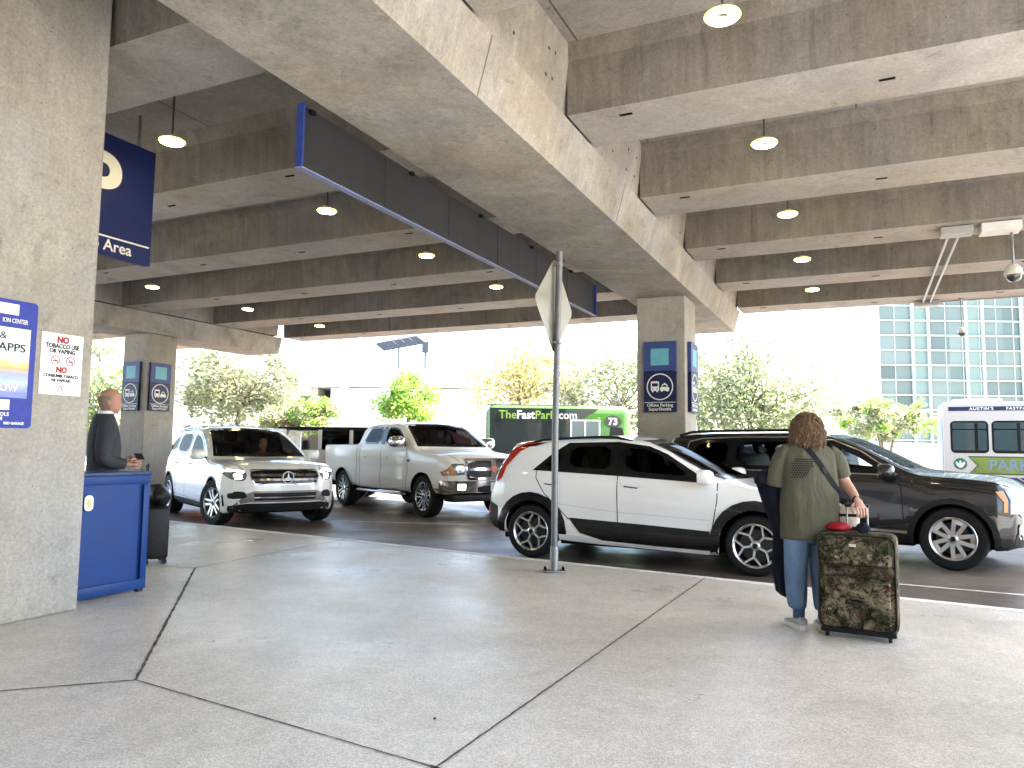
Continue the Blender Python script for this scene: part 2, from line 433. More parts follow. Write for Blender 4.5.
def flat(name, pts, z, mat, parent, th=.002, M=None):
    b = MB(); b.poly_prism([(x, y, z) for x, y in pts], (0, 0, th))
    return b.build(name, mat, parent)
def rect(x0, y0, x1, y1, r=0.):
    if not r: return [(x0, y0), (x1, y0), (x1, y1), (x0, y1)]
    out = []
    for cx, cy, a0 in ((x1 - r, y0 + r, -90), (x1 - r, y1 - r, 0), (x0 + r, y1 - r, 90), (x0 + r, y0 + r, 180)):
        for k in range(5): a = R(a0 + 22.5 * k); out.append((cx + r * math.cos(a), cy + r * math.sin(a)))
    return out
def ring(name, cx, cy, r0, r1, z, mat, parent, th=.002, n=40):
    b = MB(); rs = []
    for r, h in ((r0, z), (r1, z), (r1, z + th), (r0, z + th)):
        rs.append([b.bm.verts.new((cx + r * math.cos(2 * math.pi * k / n), cy + r * math.sin(2 * math.pi * k / n), h)) for k in range(n)])
    b.rings(rs + [rs[0]], caps=False)
    return b.build(name, mat, parent)

# ---- wayfinding signs on the columns: blue upper panel with a teal square, navy lower panel with a bus and taxi roundel
def shuttle_sign(M, w, h, label, depth=.07):
    o = empty('shuttle_sign'); o.matrix_world = M
    tag(o, label, 'sign', 'shuttle wayfinding signs on the columns')
    hs = h * .575
    b = MB(); b.box((w / 2, hs / 2, depth / 2), (w, hs - .008, depth), bev=.004); b.build('lower_panel', NAVY, o)
    b = MB(); b.box((w / 2, (hs + h) / 2, depth / 2), (w, h - hs - .008, depth), bev=.004); up = b.build('upper_panel', BLUE, o)
    s = w * .56
    flat('teal_square', rect(w / 2 - s / 2, hs + (h - hs) * .2, w / 2 + s / 2, hs + (h - hs) * .2 + s * .92, .015), depth, TEAL, o)
    cx, cy, r = w / 2, hs * .62, w * .41
    ring('roundel', cx, cy, r * .92, r, depth, SWHITE, o)
    def bus(x0, y0, bw, bh):
        g = flat('bus_symbol', rect(x0, y0, x0 + bw, y0 + bh, bw * .16), depth, SWHITE, o)
        flat('symbol_window', rect(x0 + bw * .14, y0 + bh * .45, x0 + bw * .86, y0 + bh * .8, .006), depth + .002, NAVY, g)
        for q in (.12, .68): flat('symbol_wheel', rect(x0 + bw * q, y0 - bh * .13, x0 + bw * (q + .2), y0 + .003, .002), depth, SWHITE, g)
        for q in (.16, .68): flat('symbol_lamp', rect(x0 + bw * q, y0 + bh * .14, x0 + bw * (q + .16), y0 + bh * .27, .004), depth + .002, NAVY, g)
    bus(cx - r * .68, cy - r * .3, r * .62, r * .72)
    tx, ty, tw = cx + r * .02, cy - r * .3, r * .68
    g = flat('taxi_symbol', [(tx, ty), (tx + tw, ty), (tx + tw, ty + tw * .32), (tx + tw * .86, ty + tw * .42), (tx + tw * .74, ty + tw * .72), (tx + tw * .6, ty + tw * .72),
         (tx + tw * .58, ty + tw * .84), (tx + tw * .42, ty + tw * .84), (tx + tw * .4, ty + tw * .72), (tx + tw * .26, ty + tw * .72), (tx + tw * .14, ty + tw * .42), (tx, ty + tw * .32)], depth, SWHITE, o)
    flat('symbol_window', [(tx + tw * .24, ty + tw * .42), (tx + tw * .76, ty + tw * .42), (tx + tw * .68, ty + tw * .64), (tx + tw * .32, ty + tw * .64)], depth + .002, NAVY, g)
    for q in (.1, .72): flat('symbol_wheel', rect(tx + tw * q, ty - tw * .1, tx + tw * (q + .18), ty + .002, .002), depth, SWHITE, g)
    flat('dividing_line', rect(.01, hs * .235, w - .01, hs * .247), depth, SWHITE, o)
    for t, y in (('Offsite Parking', hs * .17), ('SuperShuttle', hs * .075)):
        text('lettering', t, w * .135, SWHITE, o, Matrix.Translation((w / 2, y, depth + .001)), .012)
    return o
shuttle_sign(on_u_face(13.657, -3.69, 2.09), .60, 1.31, 'blue and navy bus and taxi sign facing the viewer on the middle column')
shuttle_sign(on_v_face(13.85, -2.937, 2.1), .62, 1.31, 'blue shuttle sign seen edge-on on the bright side of the middle column')
shuttle_sign(on_u_face(13.347, -17.4, 2.25), .62, 1.26, 'dark blue shuttle sign on the shaded face of the distant column by the bald man')
shuttle_sign(on_v_face(13.42, -16.597, 2.26), .62, 1.24, 'pale blue shuttle sign on the bright face of the distant column by the bald man')

# ---- no smoking notice
def notice():
    w, h = .335, .475
    o = empty('no_smoking_sign'); o.matrix_world = on_v_face(3.585, -5.617, 1.768)
    tag(o, 'white notice in red and black forbidding tobacco use and vaping, on the near column', 'notice')
    b = MB(); b.box((w / 2, h / 2, .003), (w, h, .005), bev=.002, seg=1); b.build('panel', pbr('notice_white', (.78, .79, .8), .4, var=.04, vscale=12), o)
    def T(t, y, size, m, bold=.02, sx=1.): text('lettering', t, size, m, o, Matrix.Translation((w / 2, y, .0065)), bold, sx)
    T('NO', .425, .066, RED, .06, .9); T('TOBACCO USE', .376, .047, INK, .04, .84); T('OR VAPING', .336, .044, INK, .04, .9)
    for cx in (.115, .235):
        r = .036; g = ring('prohibition_mark', cx, .268, r * .84, r, .006, RED, o)
        b = MB(); b.box((cx, .268, .007), (.006, r * 1.75, .001), rot=Matrix.Rotation(R(45), 4, 'Z')); b.build('slash', RED, g)
        b = MB(); b.box((cx, .262, .0065), (.042, .008, .001)); b.box((cx + .012, .276, .0065), (.004, .014, .001)); b.build('cigarette', INK, g)
    T('NO', .193, .06, RED, .06, .9); T('CONSUMIR TABACO', .146, .032, INK, .04, .92); T('NI VAPEAR', .112, .031, INK, .04, 1.)
    ring('prohibition_mark', w / 2, .055, .026, .031, .006, pbr('notice_faded_red', (.6, .25, .27), .5), o)
    b = MB(); [b.box((w / 2 + dx, .05, .0065), (.006, .026, .001)) for dx in (-.011, .011)]; b.box((w / 2, .066, .0065), (.028, .006, .001)); b.build('symbol', RED, o)
notice()

# ---- blue ride information poster (runs out of the picture on its left)
def poster():
    w, h = .70, .935
    o = empty('information_poster'); o.matrix_world = on_v_face(3.545 - w, -5.617, 1.505)
    tag(o, 'glossy blue information poster with white panels, on the near column beside the white notice', 'poster')
    flat('panel', rect(0, 0, w, h, .03), 0, BRIGHTBLUE, o, .005)
    Z = .005
    flat('white_strip', rect(.02, h - .11, w - .14, h - .03), Z, SWHITE, o, .0015)
    m, nt, out = new_mat('poster_picture'); b = nd(nt, 'ShaderNodeBsdfPrincipled', i_Roughness=.3); tc = nd(nt, 'ShaderNodeTexCoord'); sp = nd(nt, 'ShaderNodeSeparateXYZ')
    nz = nd(nt, 'ShaderNodeTexNoise', i_Scale=22., i_Detail=6.); mp = nd(nt, 'ShaderNodeMapping'); mp.inputs['Scale'].default_value = (.6, 1.6, 1); ad = nd(nt, 'ShaderNodeMath', operation='MULTIPLY_ADD'); ad.inputs[1].default_value = .16
    cr = nd(nt, 'ShaderNodeValToRGB'); e = cr.color_ramp.elements
    e[0].position = .1; e[0].color = (.10, .15, .42, 1); e[1].position = .95; e[1].color = (.62, .68, .7, 1)
    for ps, c in ((.24, (.33, .40, .55, 1)), (.36, (.22, .28, .45, 1)), (.43, (.62, .30, .08, 1)), (.50, (.75, .45, .14, 1)), (.56, (.4, .5, .6, 1)), (.62, (.55, .66, .7, 1))):
        q = e.new(ps); q.color = c
    nt.links.new(tc.outputs['Object'], sp.inputs[0]); nt.links.new(tc.outputs['Object'], mp.inputs[0]); nt.links.new(mp.outputs[0], nz.inputs['Vector'])
    mr = nd(nt, 'ShaderNodeMapRange'); mr.inputs[1].default_value = .2; mr.inputs[2].default_value = .74; mr.inputs[3].default_value = -.08; mr.inputs[4].default_value = .92
    nt.links.new(sp.outputs[1], mr.inputs[0]); nt.links.new(nz.outputs[0], ad.inputs[0]); nt.links.new(mr.outputs[0], ad.inputs[2]); nt.links.new(ad.outputs[0], cr.inputs[0])
    nt.links.new(cr.outputs[0], b.inputs['Base Color']); nt.links.new(b.outputs[0], out.inputs[0])
    flat('picture_panel', rect(.02, .22, w - .045, h - .205), Z, m, o, .0015)
    flat('white_label', rect(.3, .13, w - .165, .205), Z, SWHITE, o, .0015)
    def T(t, x, y, size, m, bold=.02, sx=1.): text('lettering', t, size, m, o, Matrix.Translation((x, y, Z + .003)), bold, sx, align='RIGHT')
    T('ION CENTER', w - .072, h - .155, .046, SWHITE, .01, .68)
    T('&', w - .215, h - .268, .075, INK, 0, 1.1); T('APPS', w - .075, h - .352, .083, INK, .01, 1.1)
    T('FLOW', w - .115, .29, .075, pbr('poster_cream', (.8, .72, .5), .4), .02, .95)
    T('BOLS', w - .165, .098, .036, SWHITE, .02, 1.); T('AM', w - .21, .066, .036, SWHITE, .04, 1.05); T('RED GARAGE', w - .055, .034, .026, SWHITE, .03, .92)
poster()

# ---- hanging navy pick-up sign behind the near column
def hanging_sign():
    u0, u1, z0, z1 = 4.99, 6.40, 3.6, 5.05
    o = empty('hanging_sign'); o.matrix_world = on_v_face(u0, -8.0, z0)
    tag(o, 'navy hanging sign with white lettering, half hidden by the near concrete column', 'sign')
    w, h = u1 - u0, z1 - z0
    b = MB(); b.box((w / 2, h / 2, -.05), (w, h, .1), bev=.006); b.build('panel', pbr('hanging_sign_blue', (.009, .017, .095), .5, var=.1, vscale=3), o)
    text('lettering', 'P', 1.06, SWHITE, o, Matrix.Translation((.66, .80, .003)), .022, 1.05)
    flat('line', rect(.05, .215, w - .03, .235), 0, SWHITE, o)
    text('lettering', 'p Area', .19, SWHITE, o, Matrix.Translation((1.14, .12, .003)), .012, align='RIGHT')
    for x in (.15, 1.2): b = MB(); b.tube([(x, h, -.05), (x, h + .41, -.05)], .018); b.build('hanger', STEEL, o)
hanging_sign()

# ---- long sheet-metal sign hanging from the girder, seen from its dark back
def girder_sign():
    o = empty('girder_sign', deck(0, 0), YAW, 'long dark grey back of a hanging sign with a blue rim under the girder', 'sign')
    m = pbr('sign_back_steel', (.013, .0135, .016), .65, var=.4, vscale=1.4, stretch=(6, 6, .5), rvar=.1)
    u0, u1, z0, z1, v = 4.72, 12.2, 3.70, 4.245, -4.2
    b = MB(); b.box((v, (u0 + u1) / 2, (z0 + z1) / 2), (.02, u1 - u0, z1 - z0)); b.build('back_sheet', m, o)
    rim = pbr('sign_rim_blue', (.02, .04, .19), .4, var=.2, vscale=6)
    b = MB(); b.box((v + .02, (u0 + u1) / 2, z0 - .006), (.07, u1 - u0 + .04, .012)); b.build('bottom_rim', pbr('sign_rim_lilac', (.15, .175, .32), .45, var=.1), o)
    for u in (u0 - .012, u1 + .012): b = MB(); b.box((v + .02, u, (z0 + z1) / 2 + .002), (.07, .02, z1 - z0 - .008)); b.build('end_rim', rim, o)
    for u in np.arange(u0 + 1.24, u1 - .3, 1.24): b = MB(); b.box((v + .0125, u, (z0 + z1) / 2), (.005, .018, z1 - z0 - .03)); b.build('seam', pbr('sign_seam', (.014, .014, .018), .6), o)
    for u in np.arange(u0 + .12, u1, 1.55): b = MB(); b.box((v + .03, u, z1 - .03), (.04, .06, .04), bev=.01); b.build('hanger_bracket', DARK, o)
girder_sign()

# ---- ring lamps hanging between the beams
LAMP = emit('lamp_light', (1., .84, .42), 14.); LAMPY = emit('lamp_glow', (1., .70, .055), 1.6)
def lamp_proto():
    o = empty('pendant_lamp'); 
    b = MB(); b.tube([(0, 0, .04), (0, 0, ZS - 4.87)], .014, 8); b.lathe([(.06, ZS - 4.875), (.06, ZS - 4.9), (.015, ZS - 4.91)], n=16); b.build('rod', pbr('lamp_rod', (.06, .06, .06), .5), o, 40)
    b = MB(); b.lathe([(.07, .06), (.075, .035), (.15, .03), (.172, .012), (.172, -.004), (.165, -.008), (.06, -.008), (.055, .02), (.07, .06)], n=28); b.build('housing', pbr('lamp_housing', (.5, .5, .48), .4), o, 40)
    b = MB(); b.lathe([(.098, -.0085), (.10, -.02), (.150, -.02), (.154, -.0085)], n=28); b.build('light_ring', LAMP, o, 60)
    b = MB(); b.lathe([(.154, -.0095), (.162, -.016), (.176, -.004), (.17, .004)], n=28); b.build('halo_rim', LAMPY, o, 60)  # yellow emissive rim stands in for the halo around each lamp
    return o
lamps = [(-.95, 5.9, 'ring lamp cut by the top edge, nearest in the right bay'), (-.95, 8.65, 'ring lamp with a bright yellow glow, second nearest in the right bay'),
         (-.95, 11.45, 'middle ring lamp of the five in the right bay'), (-.95, 14.3, 'ring lamp fourth from the viewer in the right bay'), (-.95, 17.1, 'smallest and last ring lamp in the right bay'),
         (-7.12, 5.9, 'large glowing ring lamp just right of the navy hanging sign'), (-7.12, 8.65, 'ring lamp just below the long dark girder sign at its near end'),
         (-7.12, 11.45, 'ring lamp left of the long girder sign, third in its row'), (-7.12, 14.3, 'ring lamp left of the diamond sign, near the far end of the girder sign'),
         (-14.2, 11.45, 'leftmost ring lamp, just under the navy hanging sign'), (-14.2, 14.3, 'ring lamp on the left between two deep beams, middle of the far left three'), (-14.2, 17.1, 'ring lamp farthest left at the last beam above the pale tree')]
lp = None
for i, (v, u, lb) in enumerate(lamps):
    o = lp = lamp_proto() if i == 0 else copy_tree(lp)
    o.location = deck(u, v, 4.87); o.scale = (.82, .82, 1.); tag(o, lb, 'lamp', 'ring lamps hanging under the road deck')

# ---- diamond road sign seen from behind on its pole
def diamond():
    o = empty('diamond_road_sign', (.47, 8.11, .1), 0, 'unpainted metal back of a diamond road sign on a grey steel pole at the kerb', 'sign')
    al = pbr('aluminium_sheet', (.27, .265, .24), .42, metal=.7, var=.12, vscale=5, rvar=.14)
    b = MB(); b.tube([(0, 0, .0), (.0, 0, 1.5), (.035, .0, 3.46)], .036, 14); b.build('pole', pbr('pole_steel', (.15, .155, .16), .45, metal=.6, var=.2, vscale=14, rvar=.1), o, 40)
    b = MB(); b.tube([(0, 0, 0), (0, 0, .27)], .045, 14); b.box((0, 0, .012), (.24, .15, .02), bev=.004); b.build('base_sleeve', STEEL, o, 40)
    for x in (-.095, .095):
        for y in (-.05, .05): b = MB(); b.tube([(x, y, .02), (x, y, .05)], .012, 8); b.build('anchor_bolt', DARK, o)
    ca, sa = math.cos(R(64)), math.sin(R(64)); d = .54
    n = Vector((-sa, ca, 0)); c = Vector((.03, 0, 2.86)) + n * .05
    pts = []
    for k, (p, q) in enumerate(((0, -d), (d, 0), (0, d), (-d, 0))):
        p2, q2 = ((d, 0), (0, d), (-d, 0), (0, -d))[k]
        for t in (.06, .94):
            a, e = p + (p2 - p) * t, q + (q2 - q) * t; pts.append(c + Vector((ca * a, sa * a, e)))
    b = MB(); b.poly_prism(pts, n * .004); b.build('plate', al, o)
    b = MB(); [b.box(Vector((.03, 0, z)) + n * .02, (.10, .10, .035), rot=R(64), bev=.006) for z in (2.45, 3.32)]; b.build('clamp', STEEL, o)
diamond()

# ---- blue counter at the near column
def counter():
    o = empty('blue_counter'); o.matrix_world = face_frame(deck(4.1, -5.85, .1), Uv, Zv)
    tag(o, 'royal blue wooden counter with a panelled front standing against the near column', 'counter')
    BLU = pbr('counter_blue', (.004, .036, .17), .5, var=.12, vscale=3, rvar=.08)
    w, h, dp = .70, 1.04, .58
    b = MB(); b.box((w / 2, h / 2 + .02, -dp / 2 - .012), (w - .03, h - .04, dp - .03)); b.build('body', BLU, o)
    b = MB()
    for c, s in (((w / 2, h - .05, 0), (w, .07, .016)), ((w / 2, .07, 0), (w, .09, .016)), ((.03, h / 2, .0), (.06, h - .19, .014)), ((w - .03, h / 2, 0), (.06, h - .19, .014))): b.box(c, s, bev=.004)
    b.build('front_frame', BLU, o, 30)
    b = MB(); b.box((w / 2, h, -dp / 2 + .01), (w + .008, .03, dp + .03), bev=.006); b.build('top', pbr('counter_top', (.015, .04, .12), .35, var=.15, vscale=4), o, 30)
    for x in (.04, w - .04):
        for z in (-.03, -dp + .06): b = MB(); b.box((x, .012, z), (.05, .024, .05)); b.build('foot', BLACK, o)
    s = flat('sticker', rect(.085, .74, .165, .87, .035), -.0005 + .004 - .014, SWHITE, o, .004)
    flat('sticker_mark', rect(.108, .775, .142, .835, .012), -.0065, pbr('sticker_yellow', (.55, .5, .2), .5), s, .002)
counter()

# ---- conduits, junction boxes and dome cameras under the far right beams
def cctv():
    o = empty('conduit_run', deck(0, 0), YAW, 'twin steel conduits running between two junction boxes under the far right beams', 'conduit')
    for x in (1.22, 1.36): b = MB(); b.tube([(x, 12.75, 4.70), (x, 18.9, 4.70)], .022, 8); b.build('pipe', STEEL, o, 40)
    g = pbr('junction_grey', (.32, .32, .32), .5, var=.1)
    for v, u, s, m in ((1.3, 12.7, (.42, .3, .11), g), (1.85, 12.7, (.5, .34, .13), pbr('junction_white', (.6, .6, .58), .5, var=.1)), (1.3, 18.75, (.5, .3, .11), g)):
        b = MB(); b.box((v, u, 4.74 - s[2] / 2), s, bev=.012); b.build('junction_box', m, o)
    b = MB(); b.tube([(2.1, 12.75, 4.72), (2.75, 12.75, 4.72)], .016, 8); b.tube([(1.5, 18.75, 4.72), (6, 18.75, 4.72)], .016, 8); b.build('pipe', STEEL, o, 40)
    def dome(u, v, z, lb, s):
        d = empty('dome_camera', deck(u, v, z), YAW, lb, 'camera', 'dome cameras on drop rods')
        b = MB(); b.tube([(0, 0, .1), (0, 0, 4.74 - z)], .02 * s, 10); b.lathe([(.0, 4.749 - z), (.07 * s, 4.749 - z), (.07 * s, 4.72 - z), (.02, 4.70 - z)], n=16); b.build('drop_rod', STEEL, d, 40)
        b = MB(); b.lathe([(0, .16 * s), (.06 * s, .15 * s), (.11 * s, .09 * s), (.125 * s, .02), (.125 * s, 0), (0, 0)], n=20); b.build('housing', pbr('camera_white', (.6, .59, .54), .4), d, 40)
        b = MB(); b.lathe([(.1 * s, 0), (.095 * s, -.05 * s), (.06 * s, -.09 * s), (0, -.105 * s)], n=20); b.build('dome', pbr('camera_dome', (.03, .03, .03), .12, coat=.5), d, 60)
    dome(12.75, 2.0, 3.98, 'white dome camera on a thick drop rod at the right edge', 1.)
    dome(18.7, 1.95, 4.0, 'small dome camera on a thin drop rod in front of the glass building', .75)
cctv()
# ------------------------------------------------------------------ vehicles
def pchip(pts):
    """monotone cubic through (x, y) points"""
    P = sorted(pts); x = np.array([p[0] for p in P], float); y = np.array([p[1] for p in P], float)
    h = np.diff(x); d = np.diff(y) / h; m = np.zeros(len(x)); m[0], m[-1] = d[0], d[-1]
    for i in range(1, len(x) - 1):
        if d[i - 1] * d[i] > 0:
            w1, w2 = 2 * h[i] + h[i - 1], h[i] + 2 * h[i - 1]; m[i] = (w1 + w2) / (w1 / d[i - 1] + w2 / d[i])
    def f(t):
        t = min(max(t, x[0]), x[-1]); i = min(int(np.searchsorted(x, t, 'right')) - 1, len(h) - 1); s = (t - x[i]) / h[i]
        return ((1 + 2 * s) * (1 - s) ** 2 * y[i] + s * (1 - s) ** 2 * h[i] * m[i] + s * s * (3 - 2 * s) * y[i + 1] + s * s * (s - 1) * h[i] * m[i + 1])
    return f
def chaikin(P, n=2, closed=True):
    P = [Vector(p) for p in P]
    for _ in range(n):
        Q = []
        for i in range(len(P)):
            a, b = P[i], P[(i + 1) % len(P)]; Q += [a.lerp(b, .2), a.lerp(b, .8)]
        P = Q
    return P
def inside(p, poly):
    c = False; n = len(poly); j = n - 1
    for i in range(n):
        a, b = poly[i], poly[j]
        if (a[1] > p[1]) != (b[1] > p[1]) and p[0] < (b[0] - a[0]) * (p[1] - a[1]) / (b[1] - a[1]) + a[0]: c = not c
        j = i
    return c
def edge_dist(p, poly):
    p = Vector(p[:2]); best = 9.
    for i in range(len(poly)):
        a, b = Vector(poly[i][:2]), Vector(poly[(i + 1) % len(poly)][:2]); d = b - a
        t = 0 if d.length_squared == 0 else max(0, min(1, (p - a).dot(d) / d.length_squared)); best = min(best, (a + d * t - p).length)
    return best
def inset(poly, m):
    n = len(poly); out = []
    ar = sum(poly[i][0] * poly[(i + 1) % n][1] - poly[(i + 1) % n][0] * poly[i][1] for i in range(n)); sg = 1 if ar > 0 else -1
    for i in range(n):
        a, b, c = Vector(poly[i - 1][:2]), Vector(poly[i][:2]), Vector(poly[(i + 1) % n][:2])
        e1, e2 = (b - a), (c - b)
        if e1.length < 1e-6 or e2.length < 1e-6: continue
        n1 = Vector((-e1.y, e1.x)).normalized() * sg; n2 = Vector((-e2.y, e2.x)).normalized() * sg
        v = n1 + n2; k = max(.35, 1 + n1.dot(n2))
        q = b + v / k * m
        if inside(q, poly) and edge_dist(q, poly) > m * .8: out.append(q)
    return out

LOW = [(0, .05), (.045, .02), (.13, .008), (.27, .0), (.42, .0), (.56, .0), (.68, .004), (.8, .012), (.9, .022), (.96, .034), (1., .05)]
NS, NA, NT = 8, 5, 11
class Car:
    def __init__(s, sp):
        s.sp = sp; s.top, s.belt, s.bot, s.wid, s.crown = [pchip(sp[k]) for k in ('top', 'belt', 'bot', 'wid', 'crown')]
        s.XF, s.XR = pchip(sp['xf']), pchip(sp['xr']); s.W = max(w for _, w in sp['wid'])
        s.low = sp.get('low', LOW); s.axles = [0., -sp['wb']]
        s.x1 = max(x for _, x in sp['xf']); s.x2 = min(x for _, x in sp['xr'])
        s.f0, s.r0 = sp.get('f0', .45), -sp['wb'] - sp.get('r0', .3)
        s.build_surface()
    def arch(s, x):
        z = None
        for cx in s.axles:
            if abs(x - cx) <= s.sp['ar'] + 1e-6: z = s.sp['wr'] + math.sqrt(max(0, s.sp['ar'] ** 2 - (x - cx) ** 2))
        return z
    def section(s, x):
        b0 = s.bot(x); a = s.arch(x); b = max(b0, a) if a else b0; bl = max(s.belt(x), b + .04); w = s.wid(x); out = []
        fl = s.sp.get('flare', .015)
        for h, ins in s.low:
            z = b + h * (bl - b); hh = max(0, (z - b0) / (bl - b0))
            i = np.interp(hh, [q[0] for q in s.low], [q[1] for q in s.low])
            g = sum(math.exp(-((x - cx) / (s.sp['ar'] * 1.25)) ** 4) for cx in s.axles) * math.exp(-((hh - .45) / .4) ** 4)
            out.append((w - i + fl * g, z))
        cr = s.crown(x); zt = s.top(x) - cr; h = max(zt - bl, .004); y0 = w - s.low[-1][1]; y1 = y0 - s.sp['tum'] * h
        r = min(s.sp.get('rr', .08), h * .8)
        for k in range(1, NS + 1): t = k / NS; out.append((y0 + (y1 - y0) * t * (h - r) / h, bl + (h - r) * t))
        ye = out[-1][0]
        for k in range(1, NA + 1): t = math.pi / 2 * k / NA; out.append((ye - r + r * math.cos(t), bl + h - r + r * math.sin(t)))
        yr = ye - r
        for k in range(1, NT + 1): y = yr * (1 - k / NT); out.append((y, bl + h + cr * (1 - (y / yr) ** 2)))
        return out
    def xfront(s, y, z): return s.XF(z) - s.sp['bowf'] * min(1.2, abs(y) / s.W) ** s.sp.get('bpf', 2.6)
    def xrear(s, y, z): return s.XR(z) + s.sp['bowr'] * min(1.2, abs(y) / s.W) ** 3
    def build_surface(s):
        sp = s.sp; xs = list(np.arange(s.x2, s.x1, .045)) + [s.x1]
        for cx in s.axles:
            xs = [x for x in xs if not (cx - sp['ar'] - .03 < x < cx + sp['ar'] + .03)]
            xs += [cx + sp['ar'] * math.cos(math.pi * k / 28) for k in range(29)] + [cx - sp['ar'] - .003, cx + sp['ar'] + .003]
        xs = sorted(xs); rows = []
        for x in xs:
            sec = s.section(x); row = []
            tf = (x - s.f0) / (s.x1 - s.f0); tr = (s.r0 - x) / (s.r0 - s.x2); t = max(tf, tr)
            q = 0.
            if t > .86: q = 1 - math.sqrt(max(0, 1 - ((t - .86) / .14) ** 2))
            zc = sec[0][1] + .5 * (sec[-1][1] - sec[0][1])
            for y, z in sec:
                y2 = y * (1 - .045 * q / s.W); z2 = z + (zc - z) * .05 * q
                X = x
                if tf > 0: X = s.f0 + tf * (s.xfront(y, z2) - s.f0)
                elif tr > 0: X = s.r0 + tr * (s.xrear(y, z2) - s.r0)
                row.append((X, y2, z2))
            rows.append(row)
        def cap(row, fn):
            out = []; z0 = row[0][2]
            for k in (.93, .84, .72, .58, .42, .26, .1, .01):
                out.append([(fn(y * k, z0 + (z - z0) * k), y * k, z0 + (z - z0) * k) for _, y, z in row])
            return out
        rows = cap(rows[0], s.xrear)[::-1] + rows + cap(rows[-1], s.xfront)
        n = len(rows[0]); bm = bmesh.new(); G = []
        for row in rows:
            full = [(X, -y, z) for X, y, z in row] + [(X, y, z) for X, y, z in row[-2::-1]]
            G.append([bm.verts.new(p) for p in full])
        for a, b in zip(G, G[1:]):
            for k in range(len(a) - 1):
                try: bm.faces.new((a[k], b[k], b[k + 1], a[k + 1]))
                except ValueError: pass
        bmesh.ops.remove_doubles(bm, verts=bm.verts, dist=.0006)
        bmesh.ops.recalc_face_normals(bm, faces=bm.faces[:])
        s.bm = bm; s.bvh = BVHTree.FromBMesh(bm); s.holes = []
    def hit(s, a, b, view):
        if view == 'R': o, d, f = (a, -4, b), (0, 1, 0), (a, -s.W * .8, b)
        elif view == 'L': o, d, f = (a, 4, b), (0, -1, 0), (a, s.W * .8, b)
        elif view == 'F': o, d, f = (5, a, b), (-1, 0, 0), (s.x1 - .3, a, b)
        elif view == 'B': o, d, f = (-9, a, b), (1, 0, 0), (s.x2 + .3, a, b)
        else: o, d, f = (a, b, 5), (0, 0, -1), (a, b, 1.2)
        p, nn, _, _ = s.bvh.ray_cast(Vector(o), Vector(d))
        if p is None: p, nn, _, _ = s.bvh.find_nearest(Vector(f))
        if nn.dot(Vector(d)) > 0: nn = -nn
        return p, (nn * .7 - Vector(d) * .3).normalized()
    def patch(s, name, poly, view, mats, parent, off=.004, grid=.06, rnd=0, band=0., depth=.012, hole=False, smooth=40):
        P = chaikin(poly, rnd) if rnd else [Vector(p) for p in poly]
        Q = []                                              # split long edges so the patch follows the bodywork
        for i in range(len(P)):
            a, b = P[i], P[(i + 1) % len(P)]; m = max(1, int((b - a).length / grid))
            Q += [a.lerp(b, k / m) for k in range(m)]
        pts = [Vector((p[0], p[1])) for p in Q]; nb = len(pts)
        x0, x1 = min(p.x for p in pts), max(p.x for p in pts); y0, y1 = min(p.y for p in pts), max(p.y for p in pts)
        ed = [(i, (i + 1) % nb) for i in range(nb)]
        if band:
            inn = inset(pts, band); pts += inn
        for gx in np.arange(x0 + grid / 2, x1, grid):
            for gy in np.arange(y0 + grid / 2, y1, grid):
                if inside((gx, gy), Q):
                    dd = edge_dist((gx, gy), Q)
                    if dd > grid * .4 and abs(dd - band) > grid * .3: pts.append(Vector((gx, gy)))
        vs, _, fs, *_ = delaunay_2d_cdt(pts, ed, [], 1, 1e-5)
        if not fs: return None
        bm = bmesh.new(); V = []; In = []
        for p in vs:
            h, nn = s.hit(p.x, p.y, view); V.append(bm.verts.new(h + nn * off)); In.append(h - nn * depth)
        cnt = {}
        for f in fs:
            try: face = bm.faces.new([V[i] for i in f])
            except ValueError: continue
            c = sum((Vector(vs[i]) for i in f), Vector((0, 0))) / len(f)
            face.material_index = 1 if band and edge_dist(c, Q) < band * .85 else 0
            for i in range(len(f)): k = (f[i], f[(i + 1) % len(f)]); cnt[k] = 1
        bmesh.ops.recalc_face_normals(bm, faces=bm.faces[:])
        lo = {}
        for (i, j) in list(cnt):
            if (j, i) not in cnt:
                for q in (i, j):
                    if q not in lo: lo[q] = bm.verts.new(In[q])
                try:
                    f = bm.faces.new((V[j], V[i], lo[i], lo[j])); f.material_index = 1 if band else 0
                except ValueError: pass
        if hole: s.holes.append(([tuple(q) for q in Q], view))
        vd = {'R': Vector((0, -1, 0)), 'L': Vector((0, 1, 0)), 'F': Vector((1, 0, 0)), 'B': Vector((-1, 0, 0)), 'T': Vector((0, 0, 1))}[view]
        for f in bm.faces:
            f.normal_update()
        top = [f for f in bm.faces if len(f.verts) == 3]
        if sum(f.normal.dot(vd) for f in top) < 0: bmesh.ops.reverse_faces(bm, faces=bm.faces[:])
        me = bpy.data.meshes.new(name); bm.to_mesh(me); bm.free()
        return link(name, me, mats, parent, smooth)
    def both(s, name, poly, mats, parent, **kw):
        a = s.patch(name, poly, 'R', mats, parent, **kw); s.last = s.patch(name, poly, 'L', mats, parent, **kw); return a
